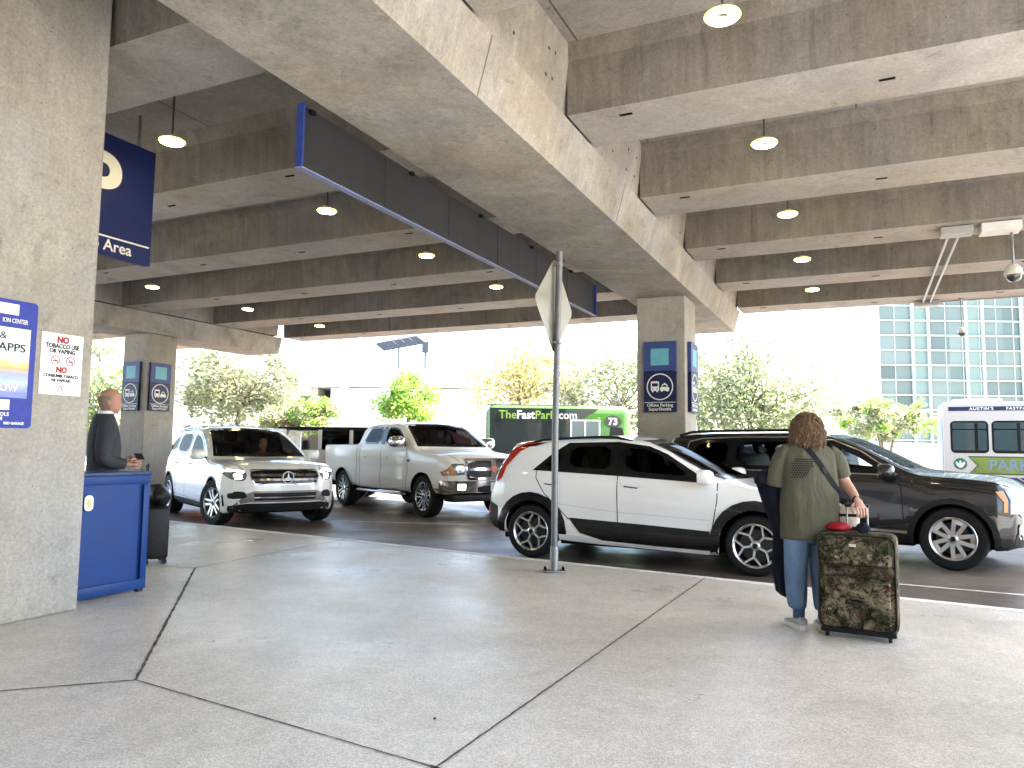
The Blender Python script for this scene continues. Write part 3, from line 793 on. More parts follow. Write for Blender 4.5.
    def seam(s, name, lines, view, w, mat, parent, off=.0015, raise_=0.):
        """thin strip following the bodywork along polylines"""
        out = None
        for vw in ('RL' if view == 'S' else view):
            for ln in lines:
                bm = bmesh.new(); P = [Vector(p) for p in ln]; S = []
                for a, b in zip(P, P[1:]):
                    m = max(1, int((b - a).length / .05)); S += [a.lerp(b, k / m) for k in range(m)]
                S.append(P[-1]); L = []
                for i, p in enumerate(S):
                    t = (S[min(i + 1, len(S) - 1)] - S[max(0, i - 1)]).normalized(); n = Vector((-t.y, t.x)) * w / 2
                    L.append([s.hit(*(p - n), vw), s.hit(*(p + n), vw)])
                vv = [[bm.verts.new(h + nn * off) for h, nn in q] for q in L]
                for a, b in zip(vv, vv[1:]): bm.faces.new((a[0], a[1], b[1], b[0]))
                me = bpy.data.meshes.new(name); bm.to_mesh(me); bm.free(); out = link(name, me, mat, parent)
        return out
    def cut(s, *objs):
        """opens the window holes in a trim patch that lies under the glass"""
        for o in objs:
            bm = bmesh.new(); bm.from_mesh(o.data); kill = []
            for f in bm.faces:
                c = f.calc_center_median(); q = (c.x, c.z)
                for poly, vw in s.holes:
                    if vw in 'RL' and (c.y < 0) == (vw == 'R') and inside(q, poly) and edge_dist(q, poly) > .014: kill.append(f); break
            bmesh.ops.delete(bm, geom=kill, context='FACES'); bm.to_mesh(o.data); bm.free()
    def finish(s, paint, parent):
        bm = s.bm; kill = []
        for f in bm.faces:
            c = f.calc_center_median(); n = f.normal
            for poly, vw in s.holes:
                if vw in 'RL': ok = (c.y < 0) == (vw == 'R') and abs(n.y) > .35; q = (c.x, c.z)
                elif vw == 'F': ok = c.x > -2. and n.x > .1; q = (c.y, c.z)
                else: ok = c.x < -2. and n.x < -.05; q = (c.y, c.z)
                if ok and inside(q, poly) and edge_dist(q, poly) > .028: kill.append(f); break
        bmesh.ops.delete(bm, geom=kill, context='FACES')
        me = bpy.data.meshes.new('body'); bm.to_mesh(me); bm.free()
        o = link('body', me, [paint, DARK], parent, 38)
        md = o.modifiers.new('shell', 'SOLIDIFY'); md.thickness = .018; md.offset = -1; md.material_offset = 1; md.use_rim = True; md.material_offset_rim = 1
        return o

RUBBER = pbr('tyre_rubber', (.008, .008, .008), .75, var=.3, vscale=20, bump=.2, bscale=90)
ALLOY = pbr('alloy_silver', (.62, .62, .62), .28, metal=.9, var=.06, vscale=9)
CHROME = pbr('chrome_trim', (.75, .75, .75), .1, metal=1.)
GLOSSBLACK = pbr('gloss_black', (.004, .004, .0045), .22, coat=.2)
CLAD = pbr('black_cladding', (.009, .009, .0095), .55, var=.15, vscale=40)
GAP = pbr('panel_gap', (.01, .01, .01), .8)
SEATM = pbr('seat_leather', (.012, .0115, .011), .55, var=.2, vscale=10)
FRIT = pbr('window_border', (.006, .006, .007), .12)
G_CLEAR = glass('clear_car_glass', (.84, .88, .86))
G_TINT = glass('tinted_car_glass', (.14, .15, .15), .6)
G_PRIV = glass('privacy_glass', (.035, .037, .037), .6)
LAMPGLASS = pbr('lamp_glass', (.22, .23, .24), .12, metal=.6, coat=.8)
REDLAMP = pbr('red_lamp', (.42, .035, .012), .12, coat=.8)
AMBER = pbr('amber_lamp', (.7, .22, .03), .15, coat=.7)
LEDW = emit('daylight_led', (1., .97, .9), 3.5)
PLATE = pbr('plate_white', (.7, .7, .7), .4)

def rim_bars(style):
    """2D bars of a wheel face in units of the rim radius: (p0, p1, w0, w1)"""
    B = []
    P = lambda r, a: (r * math.cos(R(a)), r * math.sin(R(a)))
    if style == 'hex':
        for k in range(5):
            a = 90 + 72 * k; B.append((P(.1, a), P(.56, a), .11, .09))
            for d in (-1, 1): B.append((P(.54, a), P(.97, a + d * 25), .085, .085))
    elif style == 'broad':
        for k in range(5):
            a = 90 + 72 * k
            for d in (-1, 1): B.append((P(.14, a + d * 30), P(.97, a + d * 16), .20, .17))
            B.append((P(.84, a - 14), P(.84, a + 14), .2, .2))
    elif style == 'twin':
        for k in range(5):
            a = 90 + 72 * k
            for d in (-1, 1): B.append((P(.15, a + d * 42), P(.97, a + d * 11), .16, .13))
    else:
        for k in range(7):
            a = 90 + 360 / 7 * k
            for d in (-1, 1): B.append((P(.18, a + d * 26), P(.97, a + d * 9), .12, .10))
    return B
def wheel_proto(r, w, rr, style, face, back=None):
    """wheel with axle on y, outer face towards -y"""
    o = empty('wheel')
    b = MB(); h = w / 2
    b.lathe([(rr * .96, -h * .72), (rr * 1.02, -h * .9), (rr + (r - rr) * .45, -h), (r - .028, -h * .97), (r - .008, -h * .82), (r, -h * .6), (r, -h * .12), (r - .008, -h * .1), (r - .008, -h * .03), (r, -h * .01),
             (r, h * .6), (r - .008, h * .82), (r - .028, h * .97), (rr + (r - rr) * .45, h), (rr, h * .9)], 'Y', 48)
    b.build('tyre', RUBBER, o, 35)
    b = MB()
    b.lathe([(rr * .90, h * .8), (rr * .92, -h * .5), (rr * .93, -h * .8), (rr * 1.0, -h * .94), (rr * 1.03, -h * .9), (rr * 1.03, -h * .7)], 'Y', 48)
    f0 = -h * .78; th = .035
    for (p, q, w0, w1) in rim_bars(style):
        p, q = Vector(p) * rr, Vector(q) * rr; d = (q - p).normalized(); n = Vector((-d.y, d.x))
        c = [p - n * w0 * rr / 2, q - n * w1 * rr / 2, q + n * w1 * rr / 2, p + n * w0 * rr / 2]
        dep = [f0 + .012, f0 - .004, f0 - .004, f0 + .012]
        fr = [b.bm.verts.new((v.x, dd + .0, v.y)) for v, dd in zip(c, dep)]
        mid = [b.bm.verts.new(((v + (Vector((0, 0)) - (v - (p + q) / 2) * .0)).x, dd + th, v.y)) for v, dd in zip(c, dep)]
        b.rings([fr, mid], 0, True)
    b.lathe([(0, f0 - .004), (rr * .13, f0 - .004), (rr * .22, f0 + .008), (rr * .24, f0 + .05)], 'Y', 20)
    rim = b.build('rim', face, o, 30)
    b = MB(); b.lathe([(0, -.012), (rr * .91, -.012), (rr * .91, .05), (0, .05)], 'Y', 32); b.build('wheel_back', back or DARK, rim, 30)
    b = MB(); b.lathe([(rr * .2, -.03), (rr * .74, -.03), (rr * .74, -.014), (rr * .2, -.014)], 'Y', 32); b.box((rr * .62, -.032, .0), (.09, .02, .16), bev=.008); b.build('brake_disc', pbr('brake_disc', (.05, .05, .05), .5, metal=.8), rim, 30)
    b = MB(); b.lathe([(0, f0 - .009), (rr * .115, f0 - .008), (rr * .125, f0 - .003)], 'Y', 20); b.build('hub_cap', GLOSSBLACK, rim, 40)
    return o
def put_wheels(root, car, proto, track, steer=0.):
    first = True
    for cx in car.axles:
        for sd in (-1, 1):
            o = proto if first else copy_tree(proto); first = False
            o.parent = root; o.location = (cx, sd * track, car.sp['wr'])
            o.rotation_euler = (0, R(RNG.uniform(0, 70)), (0 if sd < 0 else math.pi) + (steer if cx == 0 else 0)); o.rotation_mode = 'YXZ'
def underbody(root, car, z, wi=.3):
    b = MB(); sp = car.sp; W = car.W
    b.box(((car.x1 + car.x2) / 2, 0, z + .1), (car.x1 - car.x2 - .5, 2 * (W - wi), .2))
    b.box((-sp['wb'] / 2, 0, z + .08), (sp['wb'] - 2 * sp['ar'] - .02, 2 * (W - .07), .16))
    b.build('underbody', DARK, root)
    for cx in car.axles:
        for sd in (-1, 1):
            b = MB(); n = 18; R0 = sp['ar'] + .012
            a = [(cx + R0 * math.cos(math.pi * k / n), sd * (W - .05), sp['wr'] + R0 * math.sin(math.pi * k / n)) for k in range(n + 1)]
            c = [(x, sd * (W - .34), z2) for x, _, z2 in a]
            va = [b.bm.verts.new(p) for p in a]; vc = [b.bm.verts.new(p) for p in c]
            for k in range(n): b.bm.faces.new((va[k], va[k + 1], vc[k + 1], vc[k]))
            b.bm.faces.new(vc); b.build('arch_liner', DARK, root)
def interior(root, xf, xr, zf, W, seat_z=.3, mat=None, rear=True):
    """dashboard, wheel, front seats and rear bench; xf front seat cushion centre, xr bench centre, zf floor"""
    m = mat or SEATM
    b = MB(); b.box((xf + .95, 0, zf + .42), (.5, 2 * W - .3, .28), bev=.08); b.build('dashboard', SEATM, root, 40)
    b = MB(); n = 20; c = Vector((xf + .52, .38, zf + .62)); t = Matrix.Rotation(R(-65), 3, 'Y')
    ring_ = [c + t @ Vector((.18 * math.cos(2 * math.pi * k / n), .18 * math.sin(2 * math.pi * k / n), 0)) for k in range(n + 1)]
    b.tube(ring_, .016, 8); b.tube([c, c + Vector((.3, 0, -.14))], .03, 8); b.build('steering_wheel', BLACK, root, 40)
    def seat(x, y, w):
        b = MB(); b.box((x, y, zf + seat_z), (.5, w, .16), bev=.05)
        rot = Matrix.Rotation(R(-16), 4, 'Y'); b.box((x - .3, y, zf + seat_z + .36), (.14, w, .66), rot, .055)
        for yy in ([y] if w < .7 else [y - .42, y + .42]): b.box((x - .42, yy, zf + seat_z + .78), (.1, .26, .2), rot, .045)
        b.build('seat', m, root, 40)
    seat(xf, .38, .5); seat(xf, -.38, .5)
    if rear: seat(xr, 0, 1.3)
def mirror(root, x, y, z, sd, mat, s=1., capm=None):
    o = empty('door_mirror', (x, sd * y, z), parent=root)
    b = MB()
    prof = []
    for k, (dx, sy, sz) in enumerate(((.10, .25, .3), (.085, .7, .75), (.04, .95, 1.), (-.02, 1., 1.), (-.06, .97, .95))):
        ring = []
        for q in range(14):
            a = 2 * math.pi * q / 14; cy, cz = math.cos(a), math.sin(a)
            ring.append((dx * s, sd * (.10 * s + .12 * s * sy * math.copysign(abs(cy) ** .6, cy)), .085 * s * sz * math.copysign(abs(cz) ** .65, cz)))
        prof.append(ring)
    b.loft(prof); b.build('mirror_shell', mat, o, 60)
    b = MB(); b.box((-.062 * s, sd * .10 * s, 0), (.006, .2 * s, .14 * s), bev=.002); b.build('mirror_glass', CHROME, o)
    b = MB(); b.box((.0, sd * -.03, -.05 * s), (.06, .12, .035), bev=.012); b.build('mirror_foot', BLACK, o)
PEARL = pbr('white_car_paint', (.82, .82, .82), .32, coat=1., spec=.5)
CREAM = pbr('pearl_car_paint', (.84, .81, .745), .45, coat=.45, spec=.4)
SNOW = pbr('snow_car_paint', (.80, .80, .78), .33, coat=1.)
GRAPH = pbr('graphite_car_paint', (.013, .0125, .013), .25, metal=.3, coat=1.)

def place(root, X, Y, ang, s):
    root.location = (X, Y, 0); root.rotation_euler = (0, 0, R(ang)); root.scale = (s,) * 3

# ================================================================ white crossover at the kerb
def crossover():
    root = empty('parked_car', label='white crossover with black wheel arches and door cladding parked along the kerb', cat='car')
    sp = dict(wb=2.72, wr=.33, ar=.385, tum=.26, rr=.09, bowf=.22, bowr=.16, flare=.02,
        top=[(-3.5, 1.44), (-3.0, 1.475), (-2.4, 1.52), (-1.75, 1.545), (-1.4, 1.52), (-1.1, 1.43), (-.75, 1.27), (-.3, 1.07), (-.12, 1.02), (.3, .97), (.6, .9), (.8, .8), (.9, .74)],
        belt=[(-3.5, 1.05), (-2.6, 1.07), (-1.5, 1.02), (-.6, .98), (-.2, .965), (.3, .91), (.6, .83), (.9, .66)],
        bot=[(-3.5, .32), (-3.1, .29), (-2.3, .25), (-.4, .2), (.45, .2), (.9, .25)],
        wid=[(-3.5, .8), (-3.2, .87), (-2.7, .9), (-1.3, .895), (0, .905), (.5, .87), (.9, .74)],
        crown=[(-3.5, .05), (-1.3, .05), (-.6, .07), (-.2, .05), (.6, .05), (.9, .03)],
        xf=[(.2, .84), (.4, .9), (.62, .9), (.78, .82), (.95, .68)],
        xr=[(.28, -3.32), (.42, -3.48), (.7, -3.48), (.95, -3.40), (1.12, -3.33), (1.3, -3.2), (1.4, -3.14), (1.46, -3.17)],
        low=[(0, .04), (.05, .015), (.14, .004), (.25, .0), (.31, .012), (.42, .014), (.56, .008), (.68, .002), (.8, .006), (.9, .016), (.96, .03), (1., .045)])
    c = Car(sp)
    for nm, poly, gl in (('rear_quarter_window', [(-2.64, 1.115), (-2.33, 1.115), (-2.30, 1.37), (-2.44, 1.29)], G_PRIV),
                     ('rear_window', [(-2.27, 1.115), (-1.66, 1.075), (-1.66, 1.445), (-2.23, 1.425)], G_PRIV),
                     ('front_window', [(-1.53, 1.07), (-.62, 1.02), (-.92, 1.27), (-1.16, 1.385), (-1.53, 1.44)], G_TINT)):
        c.both(nm, poly, [gl, FRIT], root, off=.0065, rnd=1, band=.035, hole=True, grid=.05)
    ws = c.both('window_surround', [(-2.72, 1.09), (-1.6, 1.045), (-.5, .99), (-.53, 1.03), (-1.0, 1.315), (-1.22, 1.405), (-1.6, 1.455), (-2.25, 1.438), (-2.45, 1.315)], GLOSSBLACK, root, off=.003, grid=.024); c.cut(ws, c.last)
    c.patch('windscreen', [(-.74, 1.04), (0, 1.035), (.74, 1.04), (.58, 1.475), (0, 1.50), (-.58, 1.475)], 'F', [G_TINT, FRIT], root, off=.004, band=.05, hole=True)
    c.patch('tailgate_window', [(-.5, 1.18), (.5, 1.18), (.44, 1.38), (-.44, 1.38)], 'B', [G_PRIV, FRIT], root, off=.004, band=.04, rnd=1)
    # black arches and cladding
    def arc(cx, r0, r1, a0, a1, n=14, z=.33):
        o = [(cx + r1 * math.cos(R(a0 + (a1 - a0) * k / n)), z + r1 * math.sin(R(a0 + (a1 - a0) * k / n))) for k in range(n + 1)]
        i = [(cx + r0 * math.cos(R(a0 + (a1 - a0) * k / n)), z + r0 * math.sin(R(a0 + (a1 - a0) * k / n))) for k in range(n, -1, -1)]
        return o + i
    c.both('wheel_arch_trim', arc(-2.72, .3855, .49, -12, 192), GLOSSBLACK, root, off=.011, grid=.05)
    c.both('wheel_arch_trim', arc(0, .3855, .49, -14, 192), GLOSSBLACK, root, off=.011, grid=.05)
    c.both('door_cladding', [(-2.2, .525), (-1.1, .485), (-.49, .46), (-.44, .30), (-.44, .245), (-1.1, .255), (-1.75, .275), (-2.05, .35)], GLOSSBLACK, root, off=.012, grid=.05)
    c.both('sill', [(-2.33, .32), (-2.0, .325), (-1.75, .262), (-.5, .24), (-.5, .205), (-2.0, .235), (-2.33, .255)], PEARL, root, off=.014, grid=.05)
    c.both('bumper_cladding', [(-3.6, .66), (-3.35, .68), (-3.22, .62), (-3.2, .335), (-3.6, .335)], CLAD, root, off=.008, grid=.04)
    c.patch('bumper_cladding', [(-.72, .30), (.72, .30), (.74, .66), (-.74, .66)], 'B', CLAD, root, off=.008)
    tl = c.both('tail_light', [(-2.60, 1.43), (-2.86, 1.435), (-3.06, 1.33), (-3.3, 1.14), (-3.32, 1.0), (-3.24, .93), (-3.16, .99), (-3.12, 1.13), (-2.93, 1.32), (-2.80, 1.385)], REDLAMP, root, off=.012, grid=.035)
    c.both('reflector', [(-3.42, .60), (-3.33, .62), (-3.33, .52), (-3.42, .50)], REDLAMP, root, off=.014, grid=.03)
    c.both('light_surround', [(-2.57, 1.44), (-2.85, 1.40), (-2.9, 1.375), (-2.7, 1.395)], GLOSSBLACK, root, off=.013, grid=.03)
    c.patch('number_plate', [(-.26, .78), (.26, .78), (.26, .92), (-.26, .92)], 'B', PLATE, root, off=.008)
    c.patch('headlight', [(-.80, .70), (-.52, .66), (-.5, .74), (-.78, .80)], 'F', [LAMPGLASS], root, off=.006, rnd=1); c.patch('headlight', [(.80, .70), (.52, .66), (.5, .74), (.78, .80)], 'F', [LAMPGLASS], root, off=.006, rnd=1)
    c.patch('grille', [(-.6, .3), (.6, .3), (.7, .5), (-.7, .5)], 'F', CLAD, root, off=.006)
    c.patch('number_plate', [(-.26, .45), (.26, .45), (.26, .57), (-.26, .57)], 'F', PLATE, root, off=.014)
    c.seam('door_gap', [[(-1.585, 1.06), (-1.575, .5)], [(-.40, 1.0), (-.40, .80), (-.46, .48)], [(-2.66, 1.1), (-2.655, 1.0), (-2.52, .80), (-2.36, .66), (-2.2, .5)], [(-1.15, .49), (-1.13, .25)]], 'S', .011, GAP, root)
    for sd in (-1, 1): c.seam('bonnet_gap', [[(-.3, sd * .76), (.3, sd * .74), (.66, sd * .66)]], 'T', .009, GAP, root)
    c.seam('swage_line', [[(-2.5, .70), (-1.6, .62), (-.48, .58)]], 'S', .012, pbr('crease_shade', (.66, .66, .66), .35, coat=1.), root, off=.0012)  # shade of the body crease put into a darker strip of white
    for hx in (-1.53, -2.56):
        h = c.both('door_handle', [(hx, .955), (hx + .06, .968), (hx + .22, .945), (hx + .24, .93), (hx + .2, .918), (hx + .05, .935)], PEARL, root, off=.026, depth=.03, grid=.03, smooth=60)
    for sd in (-1, 1):
        b = MB(); P = [Vector((x, sd * (c.section(x)[NS + len(c.low) + 1][0] - .05), c.section(x)[NS + len(c.low) + 2][1] + .035)) for x in np.arange(-2.85, -1.25, .2)]
        P[0].z -= .035; P[-1].z -= .035; b.tube(P, .018, 8); b.build('roof_rail', BLACK, root, 60)
    for sd in (-1, 1): mirror(root, -.52, .86, 1.06, sd, PEARL, 1.)
    underbody(root, c, .2); interior(root, -1.35, -2.25, .32, .8)
    put_wheels(root, c, wheel_proto(.33, .225, .235, 'hex', ALLOY), .79)
    [c.seam('handle_shadow', [[(hx + .03, .925), (hx + .2, .91)]], vw, .014, GAP, root) for hx in (-1.53, -2.56) for vw in 'RL']
    c.finish(PEARL, root); place(root, 3.166, 9.357, -27.6, 1.029)
crossover()

# ================================================================ dark three-row SUV
def dark_suv():
    root = empty('parked_car', label='dark graphite SUV with silver five spoke wheels in the second lane, behind the woman', cat='car')
    sp = dict(wb=2.9, wr=.385, ar=.43, tum=.24, rr=.09, bowf=.20, bowr=.12, flare=.02, f0=.46, bpf=3.4,
        top=[(-4.05, 1.68), (-3.8, 1.715), (-3.0, 1.75), (-2.0, 1.755), (-1.55, 1.72), (-1.2, 1.61), (-.8, 1.42), (-.44, 1.24), (-.32, 1.205), (.1, 1.18), (.45, 1.145), (.66, 1.09), (.80, 1.0)],
        belt=[(-4.05, 1.14), (-2.5, 1.15), (-.7, 1.12), (-.3, 1.11), (.2, 1.07), (.55, 1.01), (.80, .90)],
        bot=[(-4.05, .42), (-3.4, .36), (-2.4, .3), (-.5, .3), (.5, .28), (.80, .3)],
        wid=[(-4.05, .9), (-3.6, .95), (-2.9, .98), (-1.3, .97), (0, .985), (.5, .965), (.80, .88)],
        crown=[(-4.05, .05), (-1.3, .05), (-.6, .06), (-.2, .05), (.6, .05), (.80, .03)],
        xf=[(.25, .70), (.4, .78), (.62, .80), (.85, .79), (1.05, .74)],
        xr=[(.3, -3.95), (.45, -4.08), (.75, -4.08), (1.1, -4.0), (1.45, -3.9), (1.7, -3.88)])
    c = Car(sp)
    for nm, poly, gl in (('rear_quarter_window', [(-3.5, 1.2), (-2.86, 1.2), (-2.84, 1.60), (-3.2, 1.6), (-3.4, 1.54)], glass('rear_suv_glass', (.42, .45, .44))),
                     ('rear_window', [(-2.78, 1.2), (-1.86, 1.2), (-1.86, 1.62), (-2.76, 1.61)], glass('rear_suv_glass', (.42, .45, .44))),
                     ('front_window', [(-1.74, 1.2), (-.72, 1.185), (-1.1, 1.43), (-1.4, 1.57), (-1.74, 1.615)], G_CLEAR)):
        c.both(nm, poly, [gl, FRIT], root, off=.0065, rnd=1, band=.035, hole=True, grid=.05)
    ws = c.both('window_surround', [(-3.62, 1.17), (-.6, 1.155), (-1.05, 1.45), (-1.4, 1.59), (-1.8, 1.635), (-2.8, 1.63), (-3.3, 1.615), (-3.5, 1.555)], GLOSSBLACK, root, off=.003, grid=.024); c.cut(ws, c.last)
    c.seam('window_trim', [[(-3.62, 1.165), (-2.2, 1.165), (-.62, 1.15)], [(-3.62, 1.17), (-3.5, 1.575), (-3.3, 1.62), (-2.8, 1.638), (-1.8, 1.643), (-1.4, 1.6), (-1.05, 1.455), (-.6, 1.155)]], 'S', .014, pbr('satin_trim', (.35, .35, .35), .3, metal=.9), root, off=.006)
    c.patch('windscreen', [(-.80, 1.19), (0, 1.185), (.80, 1.19), (.66, 1.67), (0, 1.70), (-.66, 1.67)], 'F', [G_CLEAR, FRIT], root, off=.004, band=.05, hole=True)
    c.patch('tailgate_window', [(-.62, 1.22), (.62, 1.22), (.55, 1.58), (-.55, 1.58)], 'B', [G_PRIV, FRIT], root, off=.004, band=.05, rnd=1)
    def arc(cx, r0, r1, a0, a1, n=14, z=.385):
        A = [a0 + (a1 - a0) * k / n for k in range(n + 1)]
        return [(cx + r1 * math.cos(R(a)), z + r1 * math.sin(R(a))) for a in A] + [(cx + r0 * math.cos(R(a)), z + r0 * math.sin(R(a))) for a in A[::-1]]
    c.both('wheel_arch_trim', arc(-2.9, .434, .50, -12, 192), CLAD, root, off=.012, grid=.05); c.both('wheel_arch_trim', arc(0, .434, .50, -12, 192), CLAD, root, off=.012, grid=.05)
    c.both('sill', [(-2.42, .48), (-.45, .46), (-.45, .29), (-2.42, .31)], CLAD, root, off=.012, grid=.05)
    c.seam('sill_trim', [[(-2.38, .455), (-.5, .435)]], 'S', .03, CHROME, root, off=.016)
    c.patch('bumper_cladding', [(-.86, .28), (.86, .28), (.86, .48), (-.86, .48)], 'F', CLAD, root, off=.01)
    c.patch('grille', [(-.52, .62), (.52, .62), (.58, .93), (-.58, .93)], 'F', [pbr('grille_mesh', (.03, .03, .03), .35, metal=.6, bump=.6, bscale=70)], root, off=.012, rnd=1)
    c.patch('skid_plate', [(-.5, .28), (.5, .28), (.55, .36), (-.55, .36)], 'F', ALLOY, root, off=.02, rnd=1)
    for sd in (-1, 1):
        hl = c.patch('headlight', [(sd * .63, .68), (sd * .82, .68), (sd * .85, .98), (sd * .62, .95)], 'F', [LAMPGLASS], root, off=.008, rnd=1)
        for k in range(4): c.patch('light_bar', [(sd * .65, .715 + .062 * k), (sd * .80, .715 + .062 * k), (sd * .80, .735 + .062 * k), (sd * .65, .735 + .062 * k)], 'F', CHROME, hl, off=.014)
        c.patch('fog_light', [(sd * .70, .42), (sd * .82, .42), (sd * .83, .60), (sd * .72, .6)], 'F', [LAMPGLASS], root, off=.012, rnd=1)
    c.both('amber_light', [(.46, .98), (.535, .99), (.58, .88), (.575, .74), (.535, .74), (.54, .86)], AMBER, root, off=.012, grid=.03)
    c.both('headlight_side', [(.55, 1.0), (.70, .99), (.72, .72), (.60, .72), (.605, .88)], LAMPGLASS, root, off=.010, grid=.03)
    c.both('tail_light', [(-4.0, 1.1), (-3.85, 1.12), (-3.82, .8), (-3.95, .78)], REDLAMP, root, off=.006, grid=.04)
    c.patch('number_plate', [(-.27, .5), (.27, .5), (.27, .62), (-.27, .62)], 'F', PLATE, root, off=.02)
    c.seam('door_gap', [[(-1.8, 1.19), (-1.79, .48)], [(-.62, 1.16), (-.56, 1.0), (-.53, .47)], [(-2.82, 1.18), (-2.8, .95), (-2.5, .72), (-2.42, .48)]], 'S', .012, GAP, root)
    for sd in (-1, 1): c.seam('bonnet_gap', [[(-.45, sd * .86), (.3, sd * .84), (.8, sd * .76)]], 'T', .010, GAP, root)
    c.seam('fender_line', [[(-.45, .93), (-.2, .95), (.15, .97)]], 'S', .012, pbr('fender_highlight', (.05, .05, .055), .25, metal=.5, coat=1.), root, off=.002)  # crease highlight put into a lighter strip of the dark paint
    for hx in (-1.72, -2.72): c.both('door_handle', [(hx, 1.0), (hx + .25, .995), (hx + .25, .965), (hx, .97)], GRAPH, root, off=.028, depth=.03, grid=.04)
    for sd in (-1, 1):
        b = MB(); P = [Vector((x, sd * (c.section(x)[NS + len(c.low) + 1][0] - .06), c.section(x)[NS + len(c.low) + 3][1] + .04)) for x in np.arange(-3.7, -1.5, .2)]
        P[0].z -= .04; P[-1].z -= .04; b.tube(P, .02, 8); b.build('roof_rail', BLACK, root, 60)
    for sd in (-1, 1): mirror(root, -.72, .94, 1.20, sd, GRAPH, 1.1)
    underbody(root, c, .26); interior(root, -1.5, -2.45, .42, .85)
    put_wheels(root, c, wheel_proto(.385, .245, .258, 'broad', ALLOY), .855)
    c.finish(GRAPH, root); place(root, 5.88, 9.9, -37, .975)
dark_suv()

